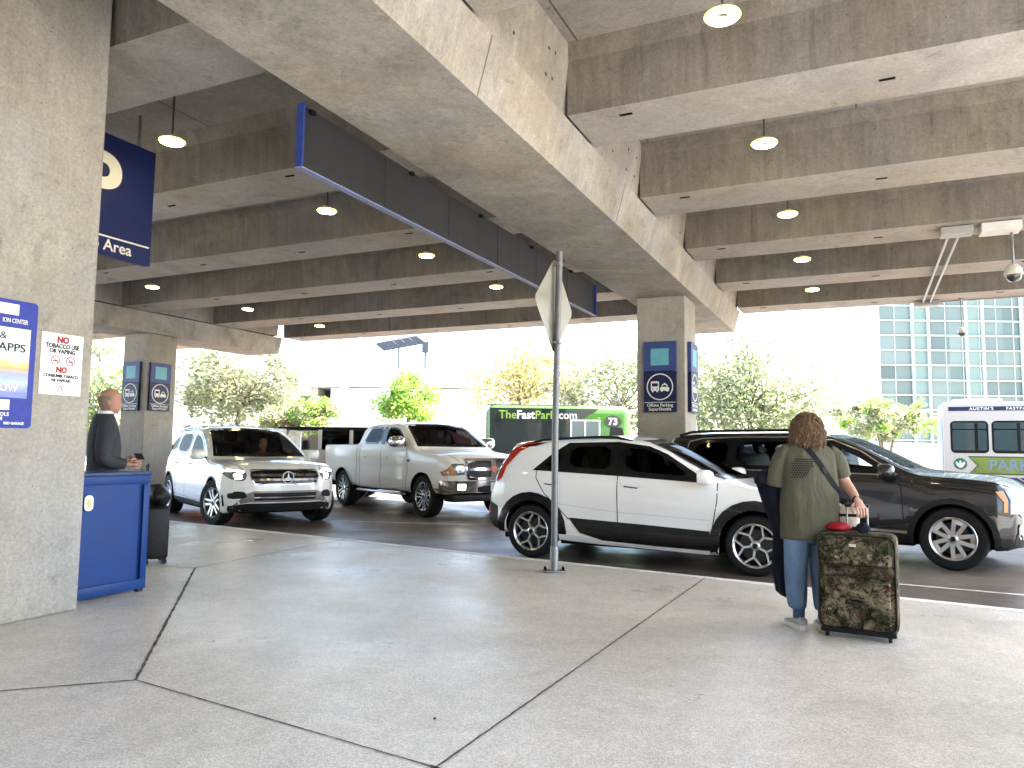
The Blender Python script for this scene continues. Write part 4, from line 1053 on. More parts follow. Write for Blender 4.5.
# ================================================================ white SUV nosing towards the kerb
def white_suv():
    root = empty('parked_car', label='white SUV with a round star emblem in its slatted grille and headlights on', cat='car')
    sp = dict(wb=2.873, wr=.365, ar=.405, tum=.30, rr=.09, bowf=.30, bowr=.2, flare=.018, f0=.44, bpf=2.4,
        top=[(-3.8, 1.40), (-3.4, 1.53), (-2.6, 1.635), (-1.9, 1.645), (-1.5, 1.615), (-1.15, 1.50), (-.75, 1.31), (-.42, 1.12), (-.28, 1.085), (.2, 1.05), (.5, 1.0), (.72, .94), (.84, .87)],
        belt=[(-3.8, 1.1), (-2.5, 1.10), (-.7, 1.04), (-.3, 1.02), (.3, .965), (.6, .9), (.84, .8)],
        bot=[(-3.8, .4), (-3.3, .33), (-2.4, .26), (-.5, .25), (.4, .22), (.84, .24)],
        wid=[(-3.8, .84), (-3.3, .91), (-2.87, .935), (-1.3, .92), (0, .94), (.44, .925), (.84, .80)],
        crown=[(-3.8, .05), (-1.3, .05), (-.6, .07), (-.2, .06), (.6, .07), (.84, .05)],
        xf=[(.2, .76), (.38, .83), (.55, .85), (.75, .83), (.92, .76)],
        xr=[(.35, -3.7), (.5, -3.8), (.8, -3.8), (1.1, -3.7), (1.3, -3.55), (1.5, -3.42)])
    c = Car(sp)
    for nm, poly, gl in (('rear_quarter_window', [(-3.35, 1.17), (-2.74, 1.15), (-2.72, 1.5), (-3.0, 1.42)], G_PRIV),
                     ('rear_window', [(-2.66, 1.15), (-1.86, 1.12), (-1.86, 1.53), (-2.64, 1.52)], G_PRIV),
                     ('front_window', [(-1.74, 1.12), (-.72, 1.07), (-1.05, 1.32), (-1.35, 1.46), (-1.74, 1.525)], G_TINT)):
        c.both(nm, poly, [gl, FRIT], root, off=.0065, rnd=1, band=.035, hole=True, grid=.05)
    c.seam('window_trim', [[(-3.4, 1.15), (-1.8, 1.095), (-.66, 1.045)], [(-3.4, 1.16), (-3.0, 1.46), (-2.65, 1.555), (-1.8, 1.56), (-1.35, 1.49), (-1.0, 1.33), (-.68, 1.06)]], 'S', .016, CHROME, root, off=.006)
    c.patch('windscreen', [(-.79, 1.10), (0, 1.095), (.79, 1.10), (.62, 1.585), (0, 1.60), (-.62, 1.585)], 'F', [glass('light_windscreen', (.6, .62, .6)), FRIT], root, off=.004, band=.045, hole=True)
    c.patch('tailgate_window', [(-.5, 1.2), (.5, 1.2), (.45, 1.42), (-.45, 1.42)], 'B', [glass('light_windscreen', (.5, .52, .5)), FRIT], root, off=.004, band=.05, hole=True, rnd=1)
    g = c.patch('grille', [(-.50, .675), (.50, .675), (.555, .80), (.53, .90), (-.53, .90), (-.555, .80)], 'F', GLOSSBLACK, root, off=.006, rnd=1, grid=.05)
    for z in (.75, .82): c.patch('grille_bar', [(-.52, z - .016), (.52, z - .016), (.53, z + .016), (-.53, z + .016)], 'F', CHROME, g, off=.022, depth=.006, grid=.05)
    c.seam('grille_frame', [[(-.50, .675), (.50, .675), (.555, .80), (.53, .90), (-.53, .90), (-.555, .80), (-.50, .675)]], 'F', .016, CHROME, g, off=.014)
    for sd in (-1, 1): c.seam('bonnet_gap', [[(-.4, sd * .80), (.2, sd * .76), (.62, sd * .62)]], 'T', .009, GAP, root)
    c.patch('roof_glass', [(-2.5, -.56), (-1.62, -.58), (-1.62, .58), (-2.5, .56)], 'T', GLOSSBLACK, root, off=.004, grid=.1)
    # round three pointed star emblem
    p, _ = c.hit(0, .785, 'F'); em = empty('emblem', (p.x + .035, 0, .785), parent=root)
    b = MB(); n = 36
    L = [[(h, r * math.cos(2 * math.pi * k / n), r * math.sin(2 * math.pi * k / n)) for k in range(n)] for r, h in ((.094, -.03), (.098, .0), (.094, .012), (.086, .012), (.084, 0), (.084, -.01))]
    b.loft(L, 0, False)
    for k in range(3):
        a = R(90 + 120 * k); d = Vector((math.cos(a), math.sin(a))); nn = Vector((-d.y, d.x))
        pts = [nn * .017, d * .09, -nn * .017]; b.poly_prism([(.006, q.x, q.y) for q in pts] , (.01, 0, 0))
    b.build('star', pbr('emblem_silver', (.7, .7, .7), .3, metal=.5), em, 40)
    b = MB(); b.lathe([(0, -.01), (.085, -.01)], 'X', 30); b.build('emblem_disc', GLOSSBLACK, em)
    for sd in (-1, 1):
        hl = c.patch('headlight', [(sd * .60, .83), (sd * .64, .735), (sd * .78, .735), (sd * .90, .82), (sd * .915, .90), (sd * .76, .905), (sd * .62, .875)], 'F', [LAMPGLASS], root, off=.006, rnd=1, grid=.04)
        c.patch('daylight_strip', [(sd * .63, .875), (sd * .76, .90), (sd * .905, .897), (sd * .9, .875), (sd * .76, .88), (sd * .64, .855)], 'F', LEDW, hl, off=.012, grid=.04)
        c.patch('lamp_lens', [(sd * .67, .765), (sd * .76, .765), (sd * .78, .84), (sd * .68, .84)], 'F', emit('dipped_beam', (1, .97, .9), 5.), hl, off=.012, rnd=1, grid=.04)
        c.patch('air_intake', [(sd * .60, .47), (sd * .84, .45), (sd * .86, .53), (sd * .76, .575), (sd * .63, .565)], 'F', CLAD, root, off=.006, rnd=1, grid=.04)
    c.patch('lower_grille', [(-.47, .43), (.47, .43), (.52, .545), (-.52, .545)], 'F', CLAD, root, off=.004, grid=.05)
    c.patch('bumper_trim', [(-.78, .355), (-.58, .40), (.58, .40), (.78, .355), (.62, .53), (.52, .575), (-.52, .575), (-.62, .53)], 'F', pbr('satin_bumper', (.22, .21, .20), .4, metal=.8), root, off=.003, grid=.05)
    c.patch('lower_grille', [(-.5, .43), (.5, .43), (.50, .53), (-.50, .53)], 'F', CLAD, root, off=.009, grid=.05)
    c.patch('lower_bar', [(-.5, .468), (.5, .468), (.5, .486), (-.5, .486)], 'F', CHROME, root, off=.014, grid=.05)
    c.patch('front_valance', [(-.84, .22), (.84, .22), (.84, .345), (.6, .385), (-.6, .385), (-.84, .345)], 'F', CLAD, root, off=.006, grid=.05)
    c.both('tail_light', [(-3.75, 1.05), (-3.5, 1.06), (-3.5, .9), (-3.75, .88)], REDLAMP, root, off=.006, grid=.04)
    c.both('sill', [(-2.42, .36), (-.45, .34), (-.45, .25), (-2.42, .27)], CLAD, root, off=.01, grid=.05)
    c.seam('sill_trim', [[(-2.42, .365), (-.45, .345)]], 'S', .02, CHROME, root, off=.012)
    c.seam('door_gap', [[(-1.8, 1.1), (-1.79, .37)], [(-.62, 1.05), (-.56, .9), (-.53, .36)], [(-2.72, 1.12), (-2.7, .93), (-2.42, .68), (-2.36, .38)]], 'S', .010, GAP, root)
    c.seam('wheel_arch_lip', [[(.405 * math.cos(R(a)) + cx, .365 + .405 * math.sin(R(a)) + .012) for a in range(-10, 191, 10)] for cx in (0, -2.873)], 'S', .022, CLAD, root, off=.008)
    for hx in (-1.74, -2.66): c.both('door_handle', [(hx, .98), (hx + .24, .97), (hx + .24, .945), (hx, .955)], SNOW, root, off=.028, depth=.03, grid=.04)
    for sd in (-1, 1):
        b = MB(); P = [Vector((x, sd * (c.section(x)[NS + len(c.low) + 1][0] - .05), c.section(x)[NS + len(c.low) + 3][1] + .03)) for x in np.arange(-3.2, -1.5, .2)]
        P[0].z -= .035; P[-1].z -= .035; b.tube(P, .016, 8); b.build('roof_rail', ALLOY, root, 60)
    for sd in (-1, 1): mirror(root, -.66, .9, 1.13, sd, SNOW, 1.05)
    underbody(root, c, .22); interior(root, -1.42, -2.4, .38, .8)
    put_wheels(root, c, wheel_proto(.365, .235, .235, 'twin', ALLOY), .835, R(16))
    c.finish(SNOW, root); place(root, -4.42, 13.88, -53., 1.085)
    return root
suv_root = white_suv()

# ================================================================ white crew cab pickup
def pickup():
    root = empty('pickup_truck', label='pearl white crew cab pickup with a chrome bumper and crosshair grille', cat='truck')
    sp = dict(wb=3.57, wr=.41, ar=.475, tum=.27, rr=.11, bowf=.20, bowr=.05, flare=.03, f0=.52, r0=.5, bpf=3.,
        top=[(-4.8, 1.42), (-2.99, 1.43), (-2.9, 1.47), (-2.76, 1.80), (-2.6, 1.885), (-2.2, 1.92), (-1.6, 1.925), (-1.2, 1.88), (-.9, 1.73), (-.5, 1.48), (-.34, 1.36), (-.22, 1.335), (.2, 1.31), (.6, 1.265), (.85, 1.2), (1.0, 1.12)],
        belt=[(-4.8, 1.395), (-2.99, 1.395), (-2.8, 1.37), (-.6, 1.33), (-.3, 1.29), (.2, 1.23), (.7, 1.15), (1.0, 1.02)],
        bot=[(-4.8, .6), (-3.0, .5), (-2.7, .47), (-.6, .47), (.5, .5), (1.0, .5)],
        wid=[(-4.8, .96), (-3.6, 1.0), (-2.5, .985), (0, .995), (.5, .985), (1.0, .92)],
        crown=[(-4.8, .02), (-2.99, .02), (-2.5, .05), (-1.2, .05), (-.6, .06), (-.2, .05), (.3, .07), (1.0, .05)],
        xf=[(.4, .93), (.7, .98), (.9, .985), (1.1, .96), (1.2, .9)],
        xr=[(.5, -4.78), (1.45, -4.8)],
        low=[(0, .04), (.05, .015), (.13, .004), (.27, .0), (.42, .004), (.50, .012), (.58, .012), (.7, .004), (.82, .006), (.92, .012), (.97, .02), (1., .032)])
    c = Car(sp)
    for nm, poly, gl in (('rear_window', [(-2.68, 1.43), (-1.86, 1.43), (-1.86, 1.80), (-2.38, 1.80), (-2.5, 1.74)], G_PRIV), ('front_window', [(-1.68, 1.42), (-.72, 1.39), (-.98, 1.62), (-1.22, 1.77), (-1.68, 1.80)], G_TINT)):
        c.both(nm, poly, [gl, FRIT], root, off=.0065, rnd=1, band=.035, hole=True, grid=.05)
    c.both('door_pillar', [(-1.86, 1.425), (-1.68, 1.42), (-1.68, 1.80), (-1.86, 1.80)], GLOSSBLACK, root, off=.003, grid=.05)
    c.patch('windscreen', [(-.86, 1.385), (0, 1.38), (.86, 1.385), (.70, 1.85), (0, 1.865), (-.70, 1.85)], 'F', [glass('pickup_windscreen', (.28, .3, .3)), FRIT], root, off=.004, band=.045, hole=True)
    c.patch('back_window', [(-.62, 1.5), (.62, 1.5), (.55, 1.8), (-.55, 1.8)], 'B', [G_PRIV, FRIT], root, off=.004, band=.05, rnd=1)
    c.patch('pink_patch', [(.10, 1.46), (.46, 1.44), (.60, 1.56), (.20, 1.76)], 'F', pbr('pink_surface', (.62, .25, .28), .5, var=.15, vscale=6), root, off=-.03, depth=.004)  # pink patch set just behind the windscreen
    c.patch('bed_cover', [(-4.72, -.86), (-3.05, -.86), (-3.05, .86), (-4.72, .86)], 'T', BLACK, root, off=.006, grid=.2)
    for sd in (-1, 1): c.seam('bonnet_gap', [[(-.35, sd * .84), (.3, sd * .82), (.85, sd * .72)]], 'T', .012, GAP, root)
    gr = c.patch('grille', [(-.56, .78), (.56, .78), (.6, 1.13), (-.6, 1.13)], 'F', pbr('grille_mesh_dark', (.03, .028, .026), .4, metal=.5, bump=.7, bscale=60), root, off=.006, rnd=1, grid=.05)
    c.seam('grille_frame', [[(-.55, .78), (.55, .78), (.6, 1.0), (.58, 1.135), (-.58, 1.135), (-.6, 1.0), (-.55, .78)]], 'F', .045, CHROME, gr, off=.016)
    c.patch('grille_bar', [(-.57, .935), (.57, .935), (.57, .985), (-.57, .985)], 'F', CHROME, gr, off=.022, grid=.05); c.patch('grille_bar', [(-.07, .79), (.07, .79), (.05, 1.12), (-.05, 1.12)], 'F', CHROME, gr, off=.024, grid=.05)
    c.patch('badge', [(-.06, .92), (0, .89), (.06, .92), (.07, 1.01), (0, 1.03), (-.07, 1.01)], 'F', pbr('badge_red', (.4, .12, .1), .3, metal=.5), gr, off=.036, grid=.03)
    for sd in (-1, 1):
        hl = c.patch('headlight', [(sd * .63, .86), (sd * .95, .83), (sd * .965, .90), (sd * .86, 1.06), (sd * .64, 1.06)], 'F', [LAMPGLASS], root, off=.008, grid=.04)
        c.patch('turn_lamp', [(sd * .80, .855), (sd * .945, .845), (sd * .95, .9), (sd * .87, 1.02), (sd * .84, .93)], 'F', AMBER, hl, off=.014, grid=.04)
        c.patch('lamp_lens', [(sd * .66, .9), (sd * .78, .89), (sd * .8, 1.02), (sd * .66, 1.02)], 'F', CHROME, hl, off=.014, grid=.04)
        c.patch('fog_light', [(sd * .62, .58), (sd * .76, .58), (sd * .76, .68), (sd * .62, .68)], 'F', emit('fog_lamp_glow', (1., .95, .8), 2.), root, off=.045, grid=.04)
    c.patch('front_bumper', [(-.97, .44), (.97, .44), (.98, .74), (-.98, .74)], 'F', pbr('bumper_chrome', (.62, .58, .55), .12, metal=1., var=.05, vscale=4), root, off=.035, depth=.06, grid=.07)
    c.patch('bumper_opening', [(-.36, .52), (.36, .52), (.36, .65), (-.36, .65)], 'F', CLAD, root, off=.042, rnd=1, grid=.06)
    c.patch('number_plate', [(-.08, .55), (.22, .55), (.22, .71), (-.08, .71)], 'F', PLATE, root, off=.05, grid=.06)
    c.patch('front_valance', [(-.93, .30), (.93, .30), (.95, .43), (-.95, .43)], 'F', CLAD, root, off=.0, grid=.1)
    b = MB(); b.box((.72, 0, .41), (.34, 1.7, .14), bev=.03); b.build('bumper_beam', CLAD, root, 40); b = MB(); b.box((-4.85, 0, .6), (.18, 1.9, .2), bev=.03); b.build('bumper_beam', CLAD, root, 40)
    for sd in (-1, 1): b = MB(); b.box((-1.75, sd * .99, .42), (2.0, .13, .05), bev=.02); b.build('running_board', ALLOY, root, 40)
    c.seam('door_gap', [[(-1.78, 1.40), (-1.78, .5)], [(-.70, 1.36), (-.62, 1.2), (-.6, .9), (-.68, .5)], [(-2.78, 1.41), (-2.76, 1.0), (-2.74, .5)], [(-2.9, 1.39), (-2.9, .55)]], 'S', .013, GAP, root)
    c.seam('wheel_arch_lip', [[(.485 * math.cos(R(a)) + cx, .41 + .485 * math.sin(R(a))) for a in range(0, 181, 10)] for cx in (0, -3.57)], 'S', .03, CREAM, root, off=.022)
    for hx in (-1.72, -2.7): c.both('door_handle', [(hx, 1.17), (hx + .24, 1.165), (hx + .24, 1.125), (hx, 1.13)], CREAM, root, off=.03, depth=.03, grid=.04)
    c.both('fender_badge', [(-.62, 1.12), (-.5, 1.12), (-.5, 1.07), (-.62, 1.07)], BLACK, root, off=.006, grid=.04)
    c.both('tail_light', [(-4.78, 1.3), (-4.7, 1.3), (-4.7, .9), (-4.78, .9)], REDLAMP, root, off=.008, grid=.05)
    for sd in (-1, 1): mirror(root, -.78, 1.0, 1.47, sd, CHROME, 1.35)
    underbody(root, c, .45, .34); interior(root, -1.45, -2.3, .6, .85)
    put_wheels(root, c, wheel_proto(.41, .275, .275, 'many', pbr('rim_chrome', (.6, .6, .58), .2, metal=1.)), .86, 0.)
    c.finish(CREAM, root); place(root, -.97, 15.836, -52.3, 1.026)
    return root
pickup()
# ------------------------------------------------------------------ people and luggage
def skin_mesh(V, E, root=0, levels=2):
    """V: list of (xyz, radius or (rx, ry)); E: edges; grows one smooth surface"""
    bm = bmesh.new(); lay = bm.verts.layers.skin.verify()
    vs = []
    for i, (p, r) in enumerate(V):
        v = bm.verts.new(p); rr = r if isinstance(r, tuple) else (r, r); v[lay].radius = rr; v[lay].use_root = (i == root); vs.append(v)
    for a, b in E: bm.edges.new((vs[a], vs[b]))
    me = bpy.data.meshes.new('sk'); bm.to_mesh(me); bm.free()
    o = bpy.data.objects.new('sk', me); COL.objects.link(o)
    m = o.modifiers.new('a', 'SKIN'); m.use_smooth_shade = True
    s = o.modifiers.new('b', 'SUBSURF'); s.levels = levels; s.render_levels = levels
    dg = bpy.context.evaluated_depsgraph_get(); dg.update()
    out = bpy.data.meshes.new_from_object(o.evaluated_get(dg)); bpy.data.objects.remove(o); bpy.data.meshes.remove(me)
    return out
def chain(pts, rad): return [(p, r) for p, r in zip(pts, rad)], [(i, i + 1) for i in range(len(pts) - 1)]
SKIN = pbr('skin', (.46, .27, .2), .5, var=.1, vscale=25)
def hand_mesh(b, wrist, palm_dir, knuckle_dir, curl_dir, s=1., grip=1.):
    """five unequal bent fingers and a palm, added to builder b; knuckle_dir runs from index to little finger"""
    w, p, k, c = Vector(wrist), Vector(palm_dir).normalized(), Vector(knuckle_dir).normalized(), Vector(curl_dir).normalized()
    me = skin_mesh([(w - p * .03, .027 * s), (w + p * .02 * s, (.034 * s, .021 * s)), (w + p * .06 * s, (.041 * s, .017 * s)), (w + p * .085 * s, (.040 * s, .013 * s))], [(0, 1), (1, 2), (2, 3)]); b.bm.from_mesh(me)
    for i, L in enumerate((.075, .085, .079, .062)):
        base = w + p * .075 * s + k * ((i - 1.5) * .0205 * s); L *= s
        a1 = (p * math.cos(.5 * grip) + c * math.sin(.5 * grip)); a2 = (p * math.cos(1.5 * grip) + c * math.sin(1.5 * grip)); a3 = (p * math.cos(2.5 * grip) + c * math.sin(2.5 * grip))
        q1 = base + a1 * L * .45; q2 = q1 + a2 * L * .35; q3 = q2 + a3 * L * .25
        me = skin_mesh([(base - p * .02 * s, .0095 * s), (base + p * .005, .0098 * s), (q1, .0092 * s), (q2, .0085 * s), (q3, .0072 * s)], [(0, 1), (1, 2), (2, 3), (3, 4)]); b.bm.from_mesh(me)
    t0 = w + p * .02 * s - k * .028 * s
    t1 = t0 + (p * .6 - k * .7 + c * .35).normalized() * .034 * s; t2 = t1 + (p * .7 + c * .6 * grip - k * .1).normalized() * .032 * s; t3 = t2 + (p * .4 + c * .8 * grip + k * .3).normalized() * .024 * s
    me = skin_mesh([(t0, .014 * s), (t1, .0125 * s), (t2, .0105 * s), (t3, .008 * s)], [(0, 1), (1, 2), (2, 3)]); b.bm.from_mesh(me)
def head_mesh(b, c, fwd, s=1., hmul=1.):
    """head with brow, nose, lips, chin and ears; c is the centre, fwd the facing direction"""
    f = Vector(fwd).normalized(); l = Vector((-f.y, f.x, 0)); c = Vector(c)
    # rows: height, half depth front, half depth back, half width
    rows = [(-.118, .045, .0, .028), (-.108, .072, .03, .045), (-.085, .083, .055, .056), (-.06, .085, .07, .063), (-.03, .086, .085, .069), (.0, .087, .096, .073), (.03, .09, .102, .076), (.06, .088, .102, .075), (.083, .078, .095, .069), (.103, .062, .078, .057), (.117, .042, .054, .040), (.126, .022, .03, .021), (.129, .008, .01, .008)]
    n = 24; secs = []
    for h, df, db, wd in rows:
        ring = []
        for k in range(n):
            a = 2 * math.pi * k / n; ca, sa = math.cos(a), math.sin(a)
            x = (df if ca > 0 else db) * ca; y = wd * sa
            if abs(sa) < .3 and ca > 0:
                x += {(-.03): .022, (0.): .012}.get(h, 0) * (1 - abs(sa) / .3)            # nose
                x += {(-.06): .006}.get(h, 0) * (1 - abs(sa) / .3)
            if .2 < abs(sa) < .62 and ca > 0 and h == 0.: x -= .010                      # eye sockets
            ring.append(c + (f * x + l * y + Vector((0, 0, h * hmul))) * s)
        secs.append(ring)
    b.loft(secs)
    for sd in (-1, 1):
        bm = bmesh.new(); bmesh.ops.create_uvsphere(bm, u_segments=12, v_segments=8, radius=.03 * s)
        M = Matrix((f, l, Vector((0, 0, 1)))).transposed().to_4x4(); M.translation = c + (l * sd * .076 - f * .01 - Vector((0, 0, .012))) * s
        bmesh.ops.transform(bm, matrix=M @ Matrix.Diagonal((.6, .3, 1.1, 1)), verts=bm.verts); b.add(bm)
def wobble(me, amp, scale, seed=0):
    from mathutils import noise
    for v in me.vertices:
        n = noise.noise_vector((v.co + Vector((seed, seed * 2, 0))) * scale); v.co += Vector((n.x, n.y, n.z * .4)) * amp
def fold_mat(name, col, rough=.85, v=.15, scale=7., strength=.5):
    """cloth with soft vertical folds and a fine weave"""
    if name in MATS: return MATS[name]
    m = pbr(name, col, rough, spec=.15, var=v, vscale=scale, bump=strength, bscale=7., stretch=(1.6, 1.6, .55))
    m.node_tree.nodes['Bump'].inputs['Distance'].default_value = .035
    return m
OLIVE = fold_mat('olive_shirt', (.080, .078, .054), strength=.9); DENIM = fold_mat('denim', (.11, .175, .28), v=.3, strength=.9); JACKET = fold_mat('navy_jacket', (.007, .008, .017), strength=.9); SUIT = fold_mat('charcoal_suit', (.040, .043, .052), .8, strength=.3)
SHOEG = pbr('shoe_grey', (.36, .37, .38), .7, var=.2, vscale=30); SOLE = pbr('shoe_sole', (.65, .65, .63), .6)
HAIRM = pbr('brown_hair', (.135, .083, .048), .65, var=.5, vscale=30)
def shoe(parent, x, y, rz, s=1.):
    sh = []
    b = MB(); secs = []
    for t, w, h0, h in ((-.085, .026, .03, .05), (-.07, .036, .024, .085), (-.03, .037, .024, .095), (.02, .04, .024, .078), (.08, .046, .024, .058), (.13, .045, .024, .048), (.165, .034, .026, .04), (.185, .012, .03, .034)):
        ring = [(w * s * math.copysign(abs(math.cos(2 * math.pi * k / 14)) ** .7, math.cos(2 * math.pi * k / 14)), t * s, (h0 + h) / 2 * s + (h - h0) / 2 * s * math.sin(2 * math.pi * k / 14) * 1.) for k in range(14)]
        secs.append(ring)
    b.loft(secs); o = b.build('shoe', SHOEG, parent, 60, loc=(x, y, 0), rot=(0, 0, rz))
    b = MB(); pts = []
    prof = [(-.095, .0), (-.085, .03), (-.03, .042), (.02, .044), (.08, .051), (.14, .05), (.18, .03), (.195, 0)]
    pts = [(w * s, t * s, 0.) for t, w in prof] + [(-w * s, t * s, 0.) for t, w in prof[-2:0:-1]]
    b.poly_prism(pts, (0, 0, .032 * s)); b.build('shoe_sole', SOLE, o, 30)
    return o

def woman():
    root = empty('person', (2.25, 5.72, .1), R(-2), 'person with frizzy brown hair in an olive tee and blue jeans, gripping a camouflage suitcase', 'person')
    V = [((0, 0, .83), (.15, .11)), ((0, .0, .98), (.14, .10)), ((0, .01, 1.16), (.15, .10)), ((0, .0, 1.28), (.12, .085)), ((0, .01, 1.36), .05), ((0, .03, 1.42), .052), ((0, .035, 1.50), .075), ((0, .035, 1.56), .06),
         ((-.095, 0, .76), .085), ((-.10, .02, .45), .06), ((-.10, -.02, .12), .04), ((-.10, .04, .05), .035),
         ((.085, 0, .76), .085), ((.08, -.0, .45), .06), ((.073, -.05, .12), .04), ((.073, .01, .05), .035),
         ((-.17, 0, 1.28), .055), ((-.25, .03, 1.06), .042), ((-.20, .24, 1.10), .03),
         ((.17, 0, 1.28), .055), ((.262, -.02, 1.075), .043), ((.278, -.12, 1.0), .036), ((.268, -.215, .95), .027)]
    E = [(0, 1), (1, 2), (2, 3), (3, 4), (4, 5), (5, 6), (6, 7), (0, 8), (8, 9), (9, 10), (10, 11), (0, 12), (12, 13), (13, 14), (14, 15), (3, 16), (16, 17), (17, 18), (3, 19), (19, 20), (20, 21), (21, 22)]
    b = MB(); b.bm.from_mesh(skin_mesh(V, E)); head_mesh(b, (0, .045, 1.49), (0, 1, 0), .95)
    hand_mesh(b, (.268, -.222, .947), (0, -.72, -.55), (1, 0, 0), (0, .45, -.9), .98, 1.)
    hand_mesh(b, (-.20, .25, 1.10), (.4, .9, 0), (0, 0, -1), (.8, -.3, 0), .95, .7)
    b.build('body', SKIN, root, 80, fix=False)
    # tee shirt
    b = MB(); n = 40; secs = []
    for z, rx, ry, cx, cy in ((.66, .228, .165, .015, 0), (.70, .226, .166, .012, 0), (.80, .22, .165, .008, 0), (.92, .212, .152, 0, 0), (1.04, .205, .14, 0, 0), (1.15, .206, .132, 0, 0), (1.23, .208, .122, 0, 0), (1.29, .196, .105, 0, 0), (1.33, .165, .088, 0, .0), (1.36, .12, .072, 0, .01), (1.38, .08, .066, 0, .02), (1.395, .07, .062, 0, .02)):
        ring = []
        for k in range(n):
            a = 2 * math.pi * k / n; ca, sa = math.cos(a), math.sin(a)
            fd = 1 + .022 * math.sin(7 * a + z * 6) * max(0, (1.15 - z)) * 1.6 + .012 * math.sin(13 * a + 2)* max(0, 1.1 - z)
            x = cx + rx * fd * math.copysign(abs(ca) ** .85, ca); y = cy + ry * fd * math.copysign(abs(sa) ** .85, sa)
            dz = max(0, (.95 - z) / .3) * (.10 * max(0, ca) ** 1.5 - .01)
            ring.append((x, y, z + dz))
        secs.append(ring)
    b.loft(secs, 0, False)
    b.tube([(-.13, 0, 1.315), (-.18, .0, 1.27), (-.215, .01, 1.19), (-.235, .02, 1.10), (-.245, .03, 1.045)], [.056, .066, .070, .069, .070], 18, caps=False)
    b.tube([(.13, 0, 1.315), (.18, .0, 1.27), (.217, -.005, 1.20), (.236, -.01, 1.145), (.246, -.012, 1.115)], [.058, .072, .077, .075, .076], 18, caps=False)
    o = b.build('t_shirt', OLIVE, root, 180); wobble(o.data, .022, 6.); wobble(o.data, .008, 16., 4)
    o.modifiers.new('s', 'SUBSURF').render_levels = 1
    so = o.modifiers.new('t', 'SOLIDIFY'); so.thickness = .004
    # dotted print on the shoulder blade
    bv = BVHTree.FromObject(o, bpy.context.evaluated_depsgraph_get()); b = MB()
    for i in range(9):
        for j in range(9):
            x, z = -.155 + .0165 * i + (.008 if j % 2 else 0), 1.245 - .0165 * j
            if (i + j * .9) < 11.5 and i + j > 1.5 and x < .0:
                h, nn, _, _ = bv.ray_cast(Vector((x, -2, z)), Vector((0, 1, 0)))
                if h: b.box(h + Vector((0, -.001, 0)), (.0105, .003, .0105), Matrix.Rotation(R(45), 4, 'Y'))
    b.build('shirt_print', pbr('print_black', (.008, .008, .007), .8), o)
    # jeans: two legs and a seat
    b = MB()
    b.ellipses([((0, 0, .60), .10, .08), ((0, .005, .66), .185, .125), ((0, 0, .76), .20, .135), ((0, 0, .86), .19, .13), ((0, 0, .92), .17, .12)], 28, power=2.3)
    b.ellipses([((-.10, -.02, .135), .056, .06), ((-.105, -.015, .16), .066, .068), ((-.108, .005, .26), .075, .078), ((-.108, .015, .45), .084, .088), ((-.098, .0, .6), .098, .105), ((-.09, 0, .72), .105, .12), ((-.085, 0, .78), .10, .115)], 24)
    b.ellipses([((.072, -.05, .135), .054, .058), ((.072, -.045, .16), .062, .066), ((.072, -.02, .26), .07, .075), ((.078, -.0, .45), .08, .086), ((.088, .0, .6), .092, .104), ((.088, 0, .72), .103, .12), ((.085, 0, .78), .10, .115)], 24)
    o = b.build('jeans', DENIM, root, 180); o.modifiers.new('s', 'SUBSURF').render_levels = 1; wobble(o.data, .02, 8., 3)
    for x, y in ((-.10, -.02), (.072, -.05)): b = MB(); b.ellipses([((x, y, .075), .04, .045), ((x, y, .15), .043, .047)], 18); b.build('sock', fold_mat('dark_denim_cuff', (.05, .09, .16)), root, 60)
    shoe(root, -.10, -.01, R(8), .98); shoe(root, .075, -.05, R(-8), .98)
    # hair
    b = MB(); rg = random.Random(3)
    bm = bmesh.new(); bmesh.ops.create_icosphere(bm, subdivisions=3, radius=.115)
    bmesh.ops.transform(bm, matrix=Matrix.Translation((0, .022, 1.475)) @ Matrix.Diagonal((.88, .92, 1.06, 1)), verts=bm.verts); b.add(bm)
    bm = bmesh.new(); bmesh.ops.create_icosphere(bm, subdivisions=3, radius=.11)
    bmesh.ops.transform(bm, matrix=Matrix.Translation((0, -.005, 1.40)) @ Matrix.Diagonal((.90, .75, .8, 1)), verts=bm.verts); b.add(bm)
    for i in range(900):
        th = rg.uniform(0, 2 * math.pi); ph = math.acos(rg.uniform(-.55, 1)); sp = rg.uniform(.5, 1.1); a0 = rg.uniform(0, 6.3); cr = rg.uniform(.005, .012); out = rg.uniform(1.0, 1.16); pts = []
        if math.sin(th) * math.sin(ph) > .6: continue
        for k in range(10):
            s = k / 9; p2 = ph + sp * s; t2 = th + .12 * math.sin(a0 + s * 5)
            if p2 < 1.7: d = Vector((math.sin(p2) * math.cos(t2), math.sin(p2) * math.sin(t2), math.cos(p2))); q = Vector((0, .015, 1.47)) + Vector((d.x * .103, d.y * .104, d.z * .122)) * (1 + (out - 1) * (.4 + .6 * s))
            else: e = p2 - 1.7; d = Vector((math.cos(t2), math.sin(t2), 0)); q = Vector((0, .01, 1.455)) + Vector((d.x * .108, d.y * .10, -.115 * e)) * 1. + d * (out - 1) * .12
            w_ = Vector((math.sin(a0 * 3 + s * 12), math.cos(a0 + s * 12), math.sin(a0 * 2 + s * 13))) * cr
            pts.append(q + w_)
        b.tube(pts, [.0048 * (1 - .5 * k / 9) for k in range(10)], 4, caps=False)
